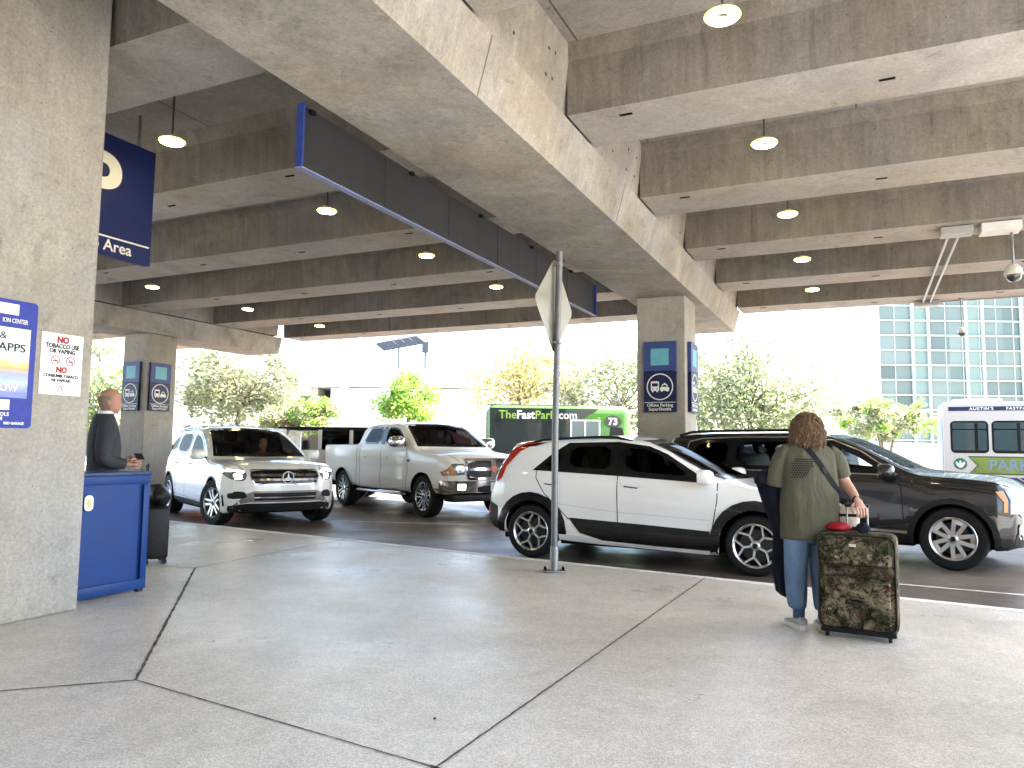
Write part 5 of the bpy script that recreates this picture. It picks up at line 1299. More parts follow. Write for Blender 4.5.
    for i in range(260):                                  # loose frizz standing off the outline
        th = rg.uniform(0, 2 * math.pi); ph = math.acos(rg.uniform(-.8, 1)); d = Vector((math.sin(ph) * math.cos(th), math.sin(ph) * math.sin(th), math.cos(ph))); a0 = rg.uniform(0, 6.3)
        if d.y > .6: continue
        t1 = d.cross(Vector((.3, .2, 1))).normalized(); p = Vector((0, .012, 1.455)) + Vector((d.x * .108, d.y * .104, d.z * .13)); L = rg.uniform(.02, .05)
        b.tube([p + d * L * s + t1 * .012 * math.sin(a0 + s * 7) - Vector((0, 0, .03 * s * s)) for s in np.linspace(0, 1, 6)], [.0017] * 6, 3, caps=False)
    b.build('hair', HAIRM, root, 60, fix=False)
    # shoulder strap, watch strap
    b = MB(); P = []
    for k in range(22):
        t = k / 21; x = -.075 + .275 * t; z = 1.372 - .40 * t; h, nn, _, _ = bv.ray_cast(Vector((x, -2, z)), Vector((0, 1, 0)))
        P.append((h if h else Vector((x, -.11, z))) + Vector((0, -.006, 0)))
    sd = Vector((.82, 0, .57)) * .021
    va = [b.bm.verts.new(p - sd) for p in P]; vb = [b.bm.verts.new(p + sd) for p in P]; vc = [b.bm.verts.new(p - sd + Vector((0, .006, 0))) for p in P]; vd = [b.bm.verts.new(p + sd + Vector((0, .006, 0))) for p in P]
    for k in range(21):
        for q, w in ((va, vb), (vb, vd), (vd, vc), (vc, va)): b.bm.faces.new((q[k], q[k + 1], w[k + 1], w[k]))
    o = b.build('bag_strap', pbr('webbing', (.004, .004, .005), .7), root); 
    bk = P[11] + Vector((0, -.004, 0)); b = MB(); b.box(bk, (.05, .008, .03), Matrix.Rotation(R(55), 4, 'Y'), .003); b.build('strap_slider', BLACK, o)
    b = MB(); b.tube([Vector((.2695, -.212, .951)) + Vector((.031 * math.cos(a), .012 * math.sin(a), .029 * math.sin(a))) for a in np.linspace(0, 2 * math.pi, 17)], .007, 6, caps=False); b.build('wristband', BLACK, root, 60)
    return root
woman()

def jacket():
    root = empty('draped_jacket', (2.285, 5.72, .1), R(-2), 'dark navy jacket hanging over the forearm of the person with the suitcase', 'jacket')
    b = MB(); secs = []
    for z, cx, cy, rx, ry, yw in ((.20, -.185, .13, .02, .05, .3), (.24, -.185, .13, .055, .06, .3), (.36, -.19, .13, .062, .075, .2), (.5, -.20, .13, .07, .08, .1), (.65, -.21, .13, .066, .085, 0), (.8, -.225, .13, .07, .09, 0), (.93, -.245, .13, .085, .10, -.1), (1.03, -.265, .13, .10, .11, -.2), (1.10, -.28, .13, .11, .11, -.2), (1.15, -.27, .13, .085, .09, -.2), (1.17, -.26, .13, .03, .04, 0)):
        ring = []
        for k in range(30):
            a = 2 * math.pi * k / 30; f = 1 + .16 * math.sin(5 * a + z * 5) + .08 * math.sin(9 * a - z * 8)
            x, y = rx * f * math.cos(a), ry * f * math.sin(a)
            ring.append((cx + x * math.cos(yw) - y * math.sin(yw), cy + x * math.sin(yw) + y * math.cos(yw), z))
        secs.append(ring)
    b.loft(secs); o = b.build('cloth', JACKET, root, 180); wobble(o.data, .022, 8., 5)
    b = MB(); b.tube([(-.30, .10, 1.10), (-.37, .07, 1.10), (-.385, .06, 1.05)], [.06, .055, .04], 14); o2 = b.build('sleeve', JACKET, root, 180); wobble(o2.data, .02, 10., 2)
jacket()

# ---- camouflage suitcase
def camo_mat():
    m, nt, out = new_mat('camouflage_canvas'); b = nd(nt, 'ShaderNodeBsdfPrincipled', i_Roughness=.85); b.inputs['Specular IOR Level'].default_value = .12; L = nt.links.new; tc = nd(nt, 'ShaderNodeTexCoord')
    def nz(s, off, d=7., r=.75, dist=.8):
        mp = nd(nt, 'ShaderNodeMapping'); mp.inputs['Location'].default_value = off; L(tc.outputs['Object'], mp.inputs[0])
        n = nd(nt, 'ShaderNodeTexNoise', i_Scale=s, i_Detail=d, i_Roughness=r, i_Distortion=dist); L(mp.outputs[0], n.inputs['Vector']); return n.outputs[0]
    def mixc(f, a, c):
        k = nd(nt, 'ShaderNodeMix', data_type='RGBA'); L(f, k.inputs[0])
        (L(a, k.inputs[6]) if not isinstance(a, tuple) else setattr(k.inputs[6], 'default_value', (*a, 1))); (L(c, k.inputs[7]) if not isinstance(c, tuple) else setattr(k.inputs[7], 'default_value', (*c, 1)))
        return k.outputs[2]
    def st(s, a, e):
        r = nd(nt, 'ShaderNodeMapRange'); r.inputs[1].default_value = a; r.inputs[2].default_value = e; L(s, r.inputs[0]); return r.outputs[0]
    c = mixc(st(nz(5, (0, 0, 0), 5), .42, .56), (.20, .165, .105), (.035, .032, .018))
    c = mixc(st(nz(11, (3, 1, 0)), .52, .6), c, (.02, .028, .012))
    c = mixc(st(nz(9, (7, 2, 5)), .57, .64), c, (.085, .026, .018))
    c = mixc(st(nz(14, (1, 8, 5)), .60, .65), c, (.30, .26, .19))
    c = mixc(st(nz(16, (4, 4, 9), 8., .8, 1.5), .50, .57), c, (.005, .0055, .004))
    L(c, b.inputs['Base Color']); bp = nd(nt, 'ShaderNodeBump', i_Strength=.3, i_Distance=.01); L(nz(60, (0, 0, 0)), bp.inputs['Height']); L(bp.outputs[0], b.inputs['Normal']); L(b.outputs[0], out.inputs[0])
    return m
def camo_case():
    a = R(-29); root = empty('suitcase', (2.49, 5.47, .1), a, 'large upright camouflage suitcase with its grey pull handle raised', 'suitcase')
    CM = camo_mat(); w, h, dp, z0 = .515, .675, .27, .055
    b = MB(); b.box((0, 0, z0 + h / 2), (w, dp, h), bev=.05, seg=4); b.build('shell', CM, root, 40)
    b = MB(); b.box((0, -dp / 2 - .012, z0 + .205), (w - .09, .04, .36), bev=.018, seg=3); b.build('front_pocket', CM, root, 40)
    b = MB(); b.box((0, -dp / 2 - .006, z0 + .545), (w - .09, .028, .17), bev=.012, seg=3); b.build('top_pocket', CM, root, 40)
    PI = pbr('piping_dark', (.02, .02, .015), .6)
    def loop(y, wx, hz, r, zc, rad):
        P = []
        for cx, cz, a0 in ((wx - r, hz - r, 0), (-wx + r, hz - r, 90), (-wx + r, -hz + r, 180), (wx - r, -hz + r, 270)):
            for k in range(6): t = R(a0 + 18 * k); P.append((cx + r * math.cos(t), y, zc + cz + r * math.sin(t)))
        return P + [P[0]]
    b = MB(); b.tube(loop(-dp / 2 + .008, w / 2 - .012, h / 2 - .012, .06, z0 + h / 2, 0), .007, 6, caps=False); b.tube(loop(dp / 2 - .008, w / 2 - .012, h / 2 - .012, .06, z0 + h / 2, 0), .007, 6, caps=False); b.build('piping', PI, root, 60)
    b = MB(); b.tube([(-w / 2 + .06, -dp / 2 - .03, z0 + .375), (0, -dp / 2 - .034, z0 + .392), (w / 2 - .06, -dp / 2 - .03, z0 + .375)], .006, 6); b.tube([(-w / 2 + .06, -dp / 2 - .02, z0 + .452), (w / 2 - .06, -dp / 2 - .02, z0 + .452)], .005, 6); b.build('zip', PI, root, 60)
    b = MB(); b.box((-.02, -dp / 2 - .022, z0 + .595), (.045, .008, .02), bev=.004); b.build('badge', ALLOY, root)
    b = MB(); b.tube([(-.07, -dp / 2 - .032, z0 + .2), (-.05, -dp / 2 - .045, z0 + .2), (.05, -dp / 2 - .045, z0 + .2), (.07, -dp / 2 - .032, z0 + .2)], .009, 6); b.build('carry_handle', PI, root, 60)
    b = MB(); b.box((0, 0, z0 - .006), (w - .03, dp - .02, .03), bev=.008); b.build('base', BLACK, root)
    for x in (-.2, .2):
        for y in (-.1, .1):
            b = MB(); b.lathe([(.0, -.012), (.024, -.012), (.027, -.008), (.027, .008), (.024, .012), (0, .012)], 'X', 18, (x, y, .0275)); b.box((x, y, .045), (.045, .05, .03), bev=.006); b.build('caster', BLACK, root, 40)
    for x in (-.068, .068): b = MB(); b.tube([(x, .05, z0 + h - .02), (x, .05, .905)], .0065, 8); b.build('handle_tube', STEEL, root, 40)
    b = MB(); b.box((0, .05, .915), (.165, .03, .026), bev=.01); b.build('pull_handle', BLACK, root, 40)
    # things lying on the case
    M = Matrix.Translation((2.49, 5.47, .1)) @ Matrix.Rotation(a, 4, 'Z')
    def lump(name, c, r, sc, mat, lb, cat, seed):
        bm = bmesh.new(); bmesh.ops.create_icosphere(bm, subdivisions=4, radius=r); me = bpy.data.meshes.new(name)
        bmesh.ops.transform(bm, matrix=Matrix.Diagonal((*sc, 1)), verts=bm.verts); bm.to_mesh(me); bm.free(); wobble(me, r * .35, 3.2 / r * .3, seed)
        o = link(name, me, mat, None, 180); o.location = M @ Vector(c); o.rotation_euler = (0, 0, a); tag(o, lb, cat)
        return o
    RB = pbr('red_nylon', (.26, .006, .015), .55, var=.3, vscale=14)
    lump('red_bag', (-.13, -.0, z0 + h + .03), .08, (1.15, .6, .38), RB, 'crumpled red bag lying on top of the camouflage suitcase', 'bag', 1)
    lump('black_pouch', (.045, -.04, z0 + h + .03), .05, (.9, .8, .75), JACKET, 'small black pouch on the suitcase between the handle tubes', 'pouch', 4)
    hb = empty('handbag', (2.50, 5.62, .79), R(-20), 'cream and black handbag at the hip of the person with the suitcase', 'handbag')
    b = MB(); b.box((0, 0, .10), (.15, .10, .24), bev=.035, seg=3); o = b.build('pouch', pbr('cream_leather', (.52, .46, .38), .6, var=.2, vscale=12), hb, 60); wobble(o.data, .02, 9.)
    b = MB(); b.box((0, -.005, .15), (.155, .105, .022), bev=.008); b.box((.0, -.01, .045), (.158, .108, .05), bev=.015); b.build('trim', JACKET, hb, 60)
camo_case()

# ---- bald man in a suit behind the counter
def man():
    f = Vector((.80, .60, 0)); l = Vector((-f.y, f.x, 0)); up = Vector((0, 0, 1))
    root = empty('person', (-4.0, 7.42, .1), 0, 'bald man in a charcoal suit standing behind the blue counter', 'person')
    W = lambda a, b_, z: f * a + l * b_ + up * z
    V = [(W(0, 0, .95), (.15, .11)), (W(0, 0, 1.15), (.14, .11)), (W(0, 0, 1.35), (.16, .11)), (W(-.01, 0, 1.45), (.085, .055)), (W(.0, 0, 1.55), .058), (W(.02, 0, 1.62), .058), (W(.03, 0, 1.70), .07),
         (W(0, .10, .88), .095), (W(.01, .11, .5), .065), (W(-.02, .11, .1), .045), (W(.07, .11, .045), .04), (W(0, -.10, .88), .095), (W(.01, -.11, .5), .065), (W(-.02, -.11, .1), .045), (W(.07, -.11, .045), .04),
         (W(-.01, .19, 1.43), .045), (W(-.03, .25, 1.18), .047), (W(.2, .2, 1.12), .033), (W(-.01, -.19, 1.43), .045), (W(-.05, -.25, 1.18), .047), (W(.17, -.23, 1.10), .033)]
    E = [(0, 1), (1, 2), (2, 3), (3, 4), (4, 5), (5, 6), (0, 7), (7, 8), (8, 9), (9, 10), (0, 11), (11, 12), (12, 13), (13, 14), (3, 15), (15, 16), (16, 17), (3, 18), (18, 19), (19, 20)]
    b = MB(); b.bm.from_mesh(skin_mesh(V, E)); head_mesh(b, W(.035, 0, 1.715), (f * .95 - l * .25), 1.0)
    hand_mesh(b, W(.21, .195, 1.12), (f * .8 - l * .4), up * -1, -l, 1.05, .7); hand_mesh(b, W(.18, -.228, 1.10), (f * .9 + l * .2), up * -1, l, 1.05, .7)
    b.build('body', pbr('skin_ruddy', (.40, .21, .15), .42, var=.12, vscale=20), root, 80, fix=False)
    yw = math.atan2(f.y, f.x)
    b = MB(); b.ellipses([(W(0, 0, .80), .15, .215, yw), (W(0, 0, .9), .15, .21, yw), (W(0, 0, 1.08), .14, .195, yw), (W(0, 0, 1.25), .15, .205, yw), (W(-.01, 0, 1.4), .14, .225, yw), (W(-.015, 0, 1.48), .115, .205, yw), (W(-.015, 0, 1.53), .10, .15, yw), (W(-.01, 0, 1.57), .085, .092, yw), (W(-.012, 0, 1.595), .076, .08, yw)], 32, power=2.3, caps=False)
    b.tube([W(-.01, .16, 1.48), W(-.02, .22, 1.40), W(-.04, .26, 1.2), W(-.02, .265, 1.15), W(.08, .235, 1.13), W(.18, .205, 1.12)], [.075, .083, .07, .07, .06, .052], 16, caps=False)
    b.tube([W(-.01, -.16, 1.48), W(-.02, -.22, 1.40), W(-.06, -.26, 1.2), W(-.04, -.265, 1.14), W(.05, -.25, 1.12), W(.15, -.232, 1.105)], [.075, .083, .07, .07, .06, .052], 16, caps=False)
    o = b.build('suit_jacket', SUIT, root, 180); wobble(o.data, .012, 8., 2); o.modifiers.new('s', 'SUBSURF').render_levels = 1
    b = MB(); [b.ellipses([(W(-.02, s * .11, .05), .06, .06), (W(0, s * .11, .5), .085, .085), (W(0, s * .10, .85), .11, .11), (W(0, s * .09, .92), .11, .11)], 20) for s in (-1, 1)]; b.build('trousers', SUIT, root, 180)
    b = MB(); b.ellipses([(W(-.005, 0, 1.555), .075, .08, yw), (W(.0, 0, 1.60), .070, .073, yw), (W(.003, 0, 1.618), .066, .068, yw)], 24, caps=False); b.build('shirt_collar', SWHITE, root, 60)
    b = MB(); [b.ellipses([(W(.04, s * .11, .0), .13, .05, yw), (W(.04, s * .11, .04), .13, .048, yw), (W(.0, s * .11, .085), .07, .045, yw)], 18) for s in (-1, 1)]; b.build('shoes', GLOSSBLACK, root, 60)
    b = MB(); hc = W(.035, 0, 1.715) - f * .012
    b.ellipses([(hc + up * z, r0, r1, yw) for z, r0, r1 in ((-.085, .066, .060), (-.05, .088, .0705), (-.01, .1, .0765), (.02, .105, .0785), (.045, .104, .077), (.05, .09, .07))], 28, caps=False)
    bmesh.ops.delete(b.bm, geom=[v for v in b.bm.verts if (v.co - hc).dot(f * .95 - l * .25) > .03], context='VERTS'); b.build('hair_fringe', pbr('grey_stubble', (.22, .15, .12), .9, var=.3, vscale=120), root, 60)
    ph = MB(); ph.box((0, 0, 0), (.08, .155, .011), bev=.004); o = ph.build('phone', BLACK, None); o.matrix_world = Matrix.Translation(Vector((-4.0, 7.42, .1)) + W(.335, .10, 1.175)) @ Matrix.Rotation(yw, 4, 'Z') @ Matrix.Rotation(R(20), 4, 'X'); tag(o, 'black phone held by the bald man in the suit', 'phone')
man()

# ---- black cabin case with a soft bag on it
def black_case():
    rz = R(-58); loc = Vector((-3.93, 8.42, .1)); root = empty('suitcase', loc, rz, 'black wheeled suitcase with its handle up beside the blue counter', 'suitcase')
    NY = pbr('black_nylon', (.006, .006, .007), .5, var=.3, vscale=25, bump=.3, bscale=40)
    w, h, d, z0 = .38, .56, .25, .06
    b = MB(); b.box((0, 0, z0 + h / 2), (w, d, h), bev=.035, seg=3); b.build('shell', NY, root, 40)
    b = MB(); b.box((0, -d / 2 - .01, z0 + .2), (w - .06, .035, .3), bev=.014); b.box((0, -d / 2 - .006, z0 + .43), (w - .06, .028, .12), bev=.012); b.build('pocket', NY, root, 40)
    b = MB(); b.box((.09, -d / 2 - .03, z0 + .33), (.08, .004, .014)); b.build('badge', ALLOY, root)
    for x in (-.14, .14):
        for y in (-.09, .09):
            b = MB(); b.lathe([(0, -.012), (.028, -.012), (.03, 0), (.028, .012), (0, .012)], 'X', 16, (x, y, .03)); b.box((x, y, .052), (.04, .045, .03), bev=.006); b.build('caster', BLACK, root, 40)
    b = MB(); [b.tube([(x, -.09, z0 + h - .02), (x, -.09, 1.04)], .008, 8) for x in (-.175, -.055)]; b.tube([(-.175, -.09, 1.04), (-.165, -.09, 1.07), (-.065, -.09, 1.07), (-.055, -.09, 1.04)], .014, 8); b.build('pull_handle', BLACK, root, 40)
    bm = bmesh.new(); bmesh.ops.create_icosphere(bm, subdivisions=4, radius=.17); bmesh.ops.transform(bm, matrix=Matrix.Diagonal((1.2, .8, .78, 1)), verts=bm.verts)
    me = bpy.data.meshes.new('soft_bag'); bm.to_mesh(me); bm.free(); wobble(me, .06, 6., 7)
    o = empty('soft_bag', loc + Vector((.0, .0, z0 + h + .115)), rz, 'slumped black soft bag on top of the black wheeled suitcase', 'bag'); link('bag_body', me, NY, o, 180)
    b = MB(); b.tube([(-.16, -.12, .0), (-.12, -.16, .12), (0, -.15, .16), (.12, -.16, .10), (.15, -.13, -.02)], .011, 8); b.build('strap', BLACK, o, 60)
black_case()

# ---- driver seen through the white SUV's windscreen
def driver():
    M = suv_root.matrix_basis.copy(); root = empty('person', label='driver in a dull red top behind the wheel of the white SUV', cat='person')
    root.location = suv_root.location; root.rotation_euler = suv_root.rotation_euler
    x, y, z = -1.42, .38, .78
    V = [((x, y, z), (.15, .11)), ((x - .1, y, z + .22), (.15, .1)), ((x - .17, y, z + .42), (.1, .07)), ((x - .17, y, z + .50), .055), ((x - .15, y, z + .58), .06),
         ((x - .15, y + .18, z + .40), .055), ((x + .02, y + .25, z + .18), .045), ((x + .30, y + .15, z + .24), .033), ((x - .15, y - .18, z + .40), .055), ((x + .02, y - .25, z + .18), .045), ((x + .30, y - .15, z + .24), .033),
         ((x + .08, y + .1, z - .02), .085), ((x + .48, y + .12, z + .0), .06), ((x + .7, y + .12, z - .26), .045), ((x + .08, y - .1, z - .02), .085), ((x + .48, y - .12, z), .06), ((x + .7, y - .12, z - .26), .045)]
    E = [(0, 1), (1, 2), (2, 3), (3, 4), (2, 5), (5, 6), (6, 7), (2, 8), (8, 9), (9, 10), (0, 11), (11, 12), (12, 13), (0, 14), (14, 15), (15, 16)]
    b = MB(); b.bm.from_mesh(skin_mesh(V, E)); head_mesh(b, (x - .13, y, z + .64), (1, 0, 0))
    for sd in (-1, 1): hand_mesh(b, (x + .31, y + sd * .15, z + .25), (.7, -sd * .3, .5), (0, sd, -.2), (0, 0, -1), 1., 1.)
    b.build('body', SKIN, root, 80, fix=False)
    b = MB(); b.ellipses([((x, y, z - .06), .15, .2), ((x - .06, y, z + .12), .14, .2), ((x - .12, y, z + .30), .13, .22), ((x - .16, y, z + .42), .10, .19), ((x - .17, y, z + .50), .06, .07)], 24)
    for sd in (-1, 1): b.tube([(x - .15, y + sd * .15, z + .41), (x - .1, y + sd * .22, z + .34), (x + .02, y + sd * .26, z + .18), (x + .2, y + sd * .2, z + .21)], [.07, .075, .062, .05], 14)
    b.build('sweater', fold_mat('dull_red_knit', (.32, .08, .07)), root, 180)
    b = MB(); b.ball((x - .155, y, z + .675), .1, (1, .85, 1)); b.build('hair', HAIRM, root, 60)
driver()
# ------------------------------------------------------------------ everything beyond the road deck
def at(px, Y): return (px - 512) / 751.95 * Y                     # a bearing turned into metres at distance Y
# ---- trees
def leaf_mat(name, col):
    if name in MATS: return MATS[name]
    m, nt, out = new_mat(name); b = nd(nt, 'ShaderNodeBsdfPrincipled', i_Roughness=.55); b.inputs['Base Color'].default_value = (*col, 1); b.inputs['Specular IOR Level'].default_value = .3
    t = nd(nt, 'ShaderNodeBsdfTranslucent'); t.inputs[0].default_value = (col[0] * 1.7, col[1] * 1.7, col[2] * 1.1, 1)
    mx = nd(nt, 'ShaderNodeMixShader'); mx.inputs[0].default_value = .5; nt.links.new(b.outputs[0], mx.inputs[1]); nt.links.new(t.outputs[0], mx.inputs[2]); nt.links.new(mx.outputs[0], out.inputs[0]); MATS[name] = m; return m
BARK = pbr('bark', (.13, .105, .08), .9, var=.35, vscale=12, bump=.6, bscale=25)
def tree(label, X, Y, zc, rx, ry, rz, cols, leaves, leaf, seed, trunks=1, spread=.4, z0=0., tr=.14, clumps=34, droop=0.):
    rg = random.Random(seed); root = empty('tree', (X, Y, 0), 0, label, 'tree', 'trees beyond the road deck')
    b = MB(); C = []
    for i in range(clumps):
        while True:
            p = Vector((rg.uniform(-1, 1), rg.uniform(-1, 1), rg.uniform(-1, 1)))
            if .25 < p.length < 1: break
        C.append((Vector((p.x * rx, p.y * ry, zc + p.z * rz)), rg.uniform(.18, .38) * min(rx, rz * 1.4)))
    tops = []
    for k in range(trunks):
        a = 2 * math.pi * k / trunks + seed; d = Vector((math.cos(a), math.sin(a) * .6, 0)) * (spread if trunks > 1 else .05)
        h = zc - rz * .55; P = [d * .35, d * .8 + Vector((rg.uniform(-.1, .1), 0, h * .5)), d * 1.5 + Vector((0, 0, h))]
        b.tube([p + Vector((0, 0, z0 if i == 0 else 0)) for i, p in enumerate(P)], [tr, tr * .8, tr * .6], 9); tops.append((P[-1], tr * .6))
    for c, r in C:
        p, r0 = min(tops, key=lambda t: (t[0] - c).length); m = p.lerp(c, .5) + Vector((rg.uniform(-.2, .2), rg.uniform(-.2, .2), rg.uniform(0, .25)))
        b.tube([p - Vector((0, 0, .1)), m, c], [r0 * .6, r0 * .33, .015], 6)
    b.build('trunk', BARK, root, 60)
    n = leaves; verts = np.zeros((n * 4, 3)); mi = []
    wts = [r ** 2 for _, r in C]; T = sum(wts); i = 0
    pick = rg.choices(range(len(C)), wts, k=n)
    for q in pick:
        c, r = C[q]; d = Vector((rg.gauss(0, 1), rg.gauss(0, 1), rg.gauss(0, .75))); p = c + d * r * .55 + Vector((0, 0, -droop * abs(rg.gauss(0, 1)) * r))
        u = Vector((rg.gauss(0, 1), rg.gauss(0, 1), rg.gauss(0, .7))).normalized(); v = u.cross(Vector((rg.gauss(0, 1), rg.gauss(0, 1), rg.gauss(0, 1)))).normalized(); s = leaf * rg.uniform(.6, 1.4)
        for k, (a_, e_) in enumerate(((-1, 0), (0, -.5), (1, 0), (0, .5))): verts[i * 4 + k] = p + u * a_ * s + v * e_ * s
        mi.append((q + (1 if rg.random() < .3 else 0)) % len(cols)); i += 1
    me = bpy.data.meshes.new('crown'); me.from_pydata(verts.tolist(), [], [[4 * k, 4 * k + 1, 4 * k + 2, 4 * k + 3] for k in range(n)])
    for m in cols: me.materials.append(m)
    me.polygons.foreach_set('material_index', mi); me.update()
    o = bpy.data.objects.new('crown', me); COL.objects.link(o); o.parent = root
    return root
PALE = [leaf_mat('leaf_pale', (0.183, 0.196, 0.138)), leaf_mat('leaf_grey_green', (0.146, 0.167, 0.116)), leaf_mat('leaf_straw', (0.220, 0.213, 0.160))]
VIVID = [leaf_mat('leaf_vivid', (0.159, 0.265, 0.058)), leaf_mat('leaf_lime', (0.207, 0.299, 0.072)), leaf_mat('leaf_mid', (0.110, 0.196, 0.051))]
GOLD = [leaf_mat('leaf_gold', (0.256, 0.218, 0.116)), leaf_mat('leaf_olive', (0.207, 0.196, 0.109)), leaf_mat('leaf_amber', (0.293, 0.230, 0.116))]
LIVE = [leaf_mat('leaf_live_oak', (0.134, 0.167, 0.109)), leaf_mat('leaf_live_light', (0.189, 0.213, 0.138)), leaf_mat('leaf_live_grey', (0.159, 0.167, 0.145))]
tree('pale wide tree just right of the distant column', at(238, 40), 40, 4.6, 3.6, 3., 1.9, PALE, 7600, .13, 1, clumps=52)
tree('hazy yellow green tree left of the distant column, behind the bald man', at(96, 38), 38, 4.2, 2.6, 2.4, 2.3, LIVE[1:] + VIVID[:1], 3200, .13, 2)
tree('low round pale tree above the roof of the white SUV', at(298, 33), 33, 2.75, 1.6, 1.5, .85, PALE[::2] + VIVID[:1], 4200, .1, 3)
tree('bright lime green tree above the white pickup', at(410, 34), 34, 3.55, 1.4, 1.3, 1.05, VIVID, 4400, .1, 4)
tree('golden yellow tree left of the diamond sign, above the black bus', at(520, 46), 46, 5.6, 3.6, 3., 2.1, GOLD, 3600, .15, 5, clumps=40)
tree('grey green tree between the diamond sign and the middle column', at(618, 43), 43, 5.0, 3.2, 3., 2.5, LIVE, 5600, .13, 6, clumps=40)
tree('broad spreading live oak right of the middle column', at(756, 42), 42, 5.1, 4.1, 3.4, 2.7, LIVE, 10500, .13, 7, trunks=2, clumps=60, droop=.6, tr=.2)
tree('small umbrella shaped tree with forked trunks left of the white shuttle bus', at(884, 30), 30, 2.75, 1.9, 1.7, .75, PALE + VIVID[:1], 3600, .1, 8, trunks=3, spread=.3, tr=.07, clumps=40)
tree('tall pale live oak behind the broad one, right of the middle column', at(700, 50), 50, 5.8, 3.0, 3., 2.6, PALE, 3600, .15, 9, clumps=36)

# ---- small far cars: one moulded shell each, with glass band, wheels and lamps
def far_car(kind, label, X, Y, rz, paint, wb=2.75, hgt=1.5, name='parked_car'):
    root = empty(name, label=label, cat='car', group='cars parked beyond the road')
    sp = dict(wb=wb, wr=.34, ar=.39, tum=.3, rr=.09, bowf=.2, bowr=.15, top=[(-wb - .9, hgt * .82), (-wb - .5, hgt * .95), (-1.8, hgt), (-1.3, hgt * .97), (-.4, hgt * .68), (.5, hgt * .6), (.85, hgt * .48)],
        belt=[(-wb - .9, hgt * .62), (-.4, hgt * .62), (.85, hgt * .42)], bot=[(-wb - .9, .3), (.85, .25)], wid=[(-wb - .9, .82), (-wb, .9), (0, .9), (.85, .76)], crown=[(-wb - .9, .05), (.85, .04)], xf=[(.2, .85), (.9, .8)], xr=[(.3, -wb - .9), (hgt, -wb - .7)])
    c = Car(sp); h = hgt
    c.both('side_window', [(-wb - .3, h * .68), (-.75, h * .66), (-1.3, h * .9), (-wb + .1, h * .92)], FRIT, root, off=.004, grid=.12)
    c.patch('windscreen', [(-.62, h * .72), (.62, h * .72), (.5, h * .93), (-.5, h * .93)], 'F', FRIT, root, off=.005, grid=.12)
    for sd in (-1, 1): c.patch('headlight', [(sd * .5, h * .4), (sd * .75, h * .42), (sd * .75, h * .47), (sd * .5, h * .46)], 'F', LAMPGLASS, root, off=.006, grid=.1)
    b = MB(); b.lathe([(.22, -.11), (.32, -.11), (.34, -.08), (.34, .08), (.32, .11), (.22, .11)], 'Y', 24); b.lathe([(0, -.09), (.22, -.09), (.22, .09), (0, .09)], 'Y', 24, mi=1)
    me = b.build('wheel', [RUBBER, ALLOY], root, 40)
    for i, (x, y) in enumerate(((0, -.78), (0, .78), (-wb, -.78), (-wb, .78))):
        o = me if i == 0 else copy_tree(me, root); o.location = (x, y, .34)
    underbody(root, c, .22); c.finish(paint, root); root.location = (X, Y, 0); root.rotation_euler = (0, 0, R(rz))
far_car(0, 'dark car parked under the broad live oak, nearer the middle column', at(712, 36), 36, 175, pbr('far_dark_paint', (.03, .032, .04), .3, coat=1.), hgt=1.75)
far_car(0, 'black SUV parked under the broad live oak, just left of the frizzy haired person', at(775, 35), 35, 172, pbr('far_black_paint', (.015, .015, .016), .3, coat=1.), hgt=1.85)
far_car(0, 'orange car mostly hidden behind the distant column and the white SUV', at(172, 27) - 1.4, 27, 170, pbr('far_orange_paint', (.55, .14, .04), .35, coat=1.), hgt=1.5)

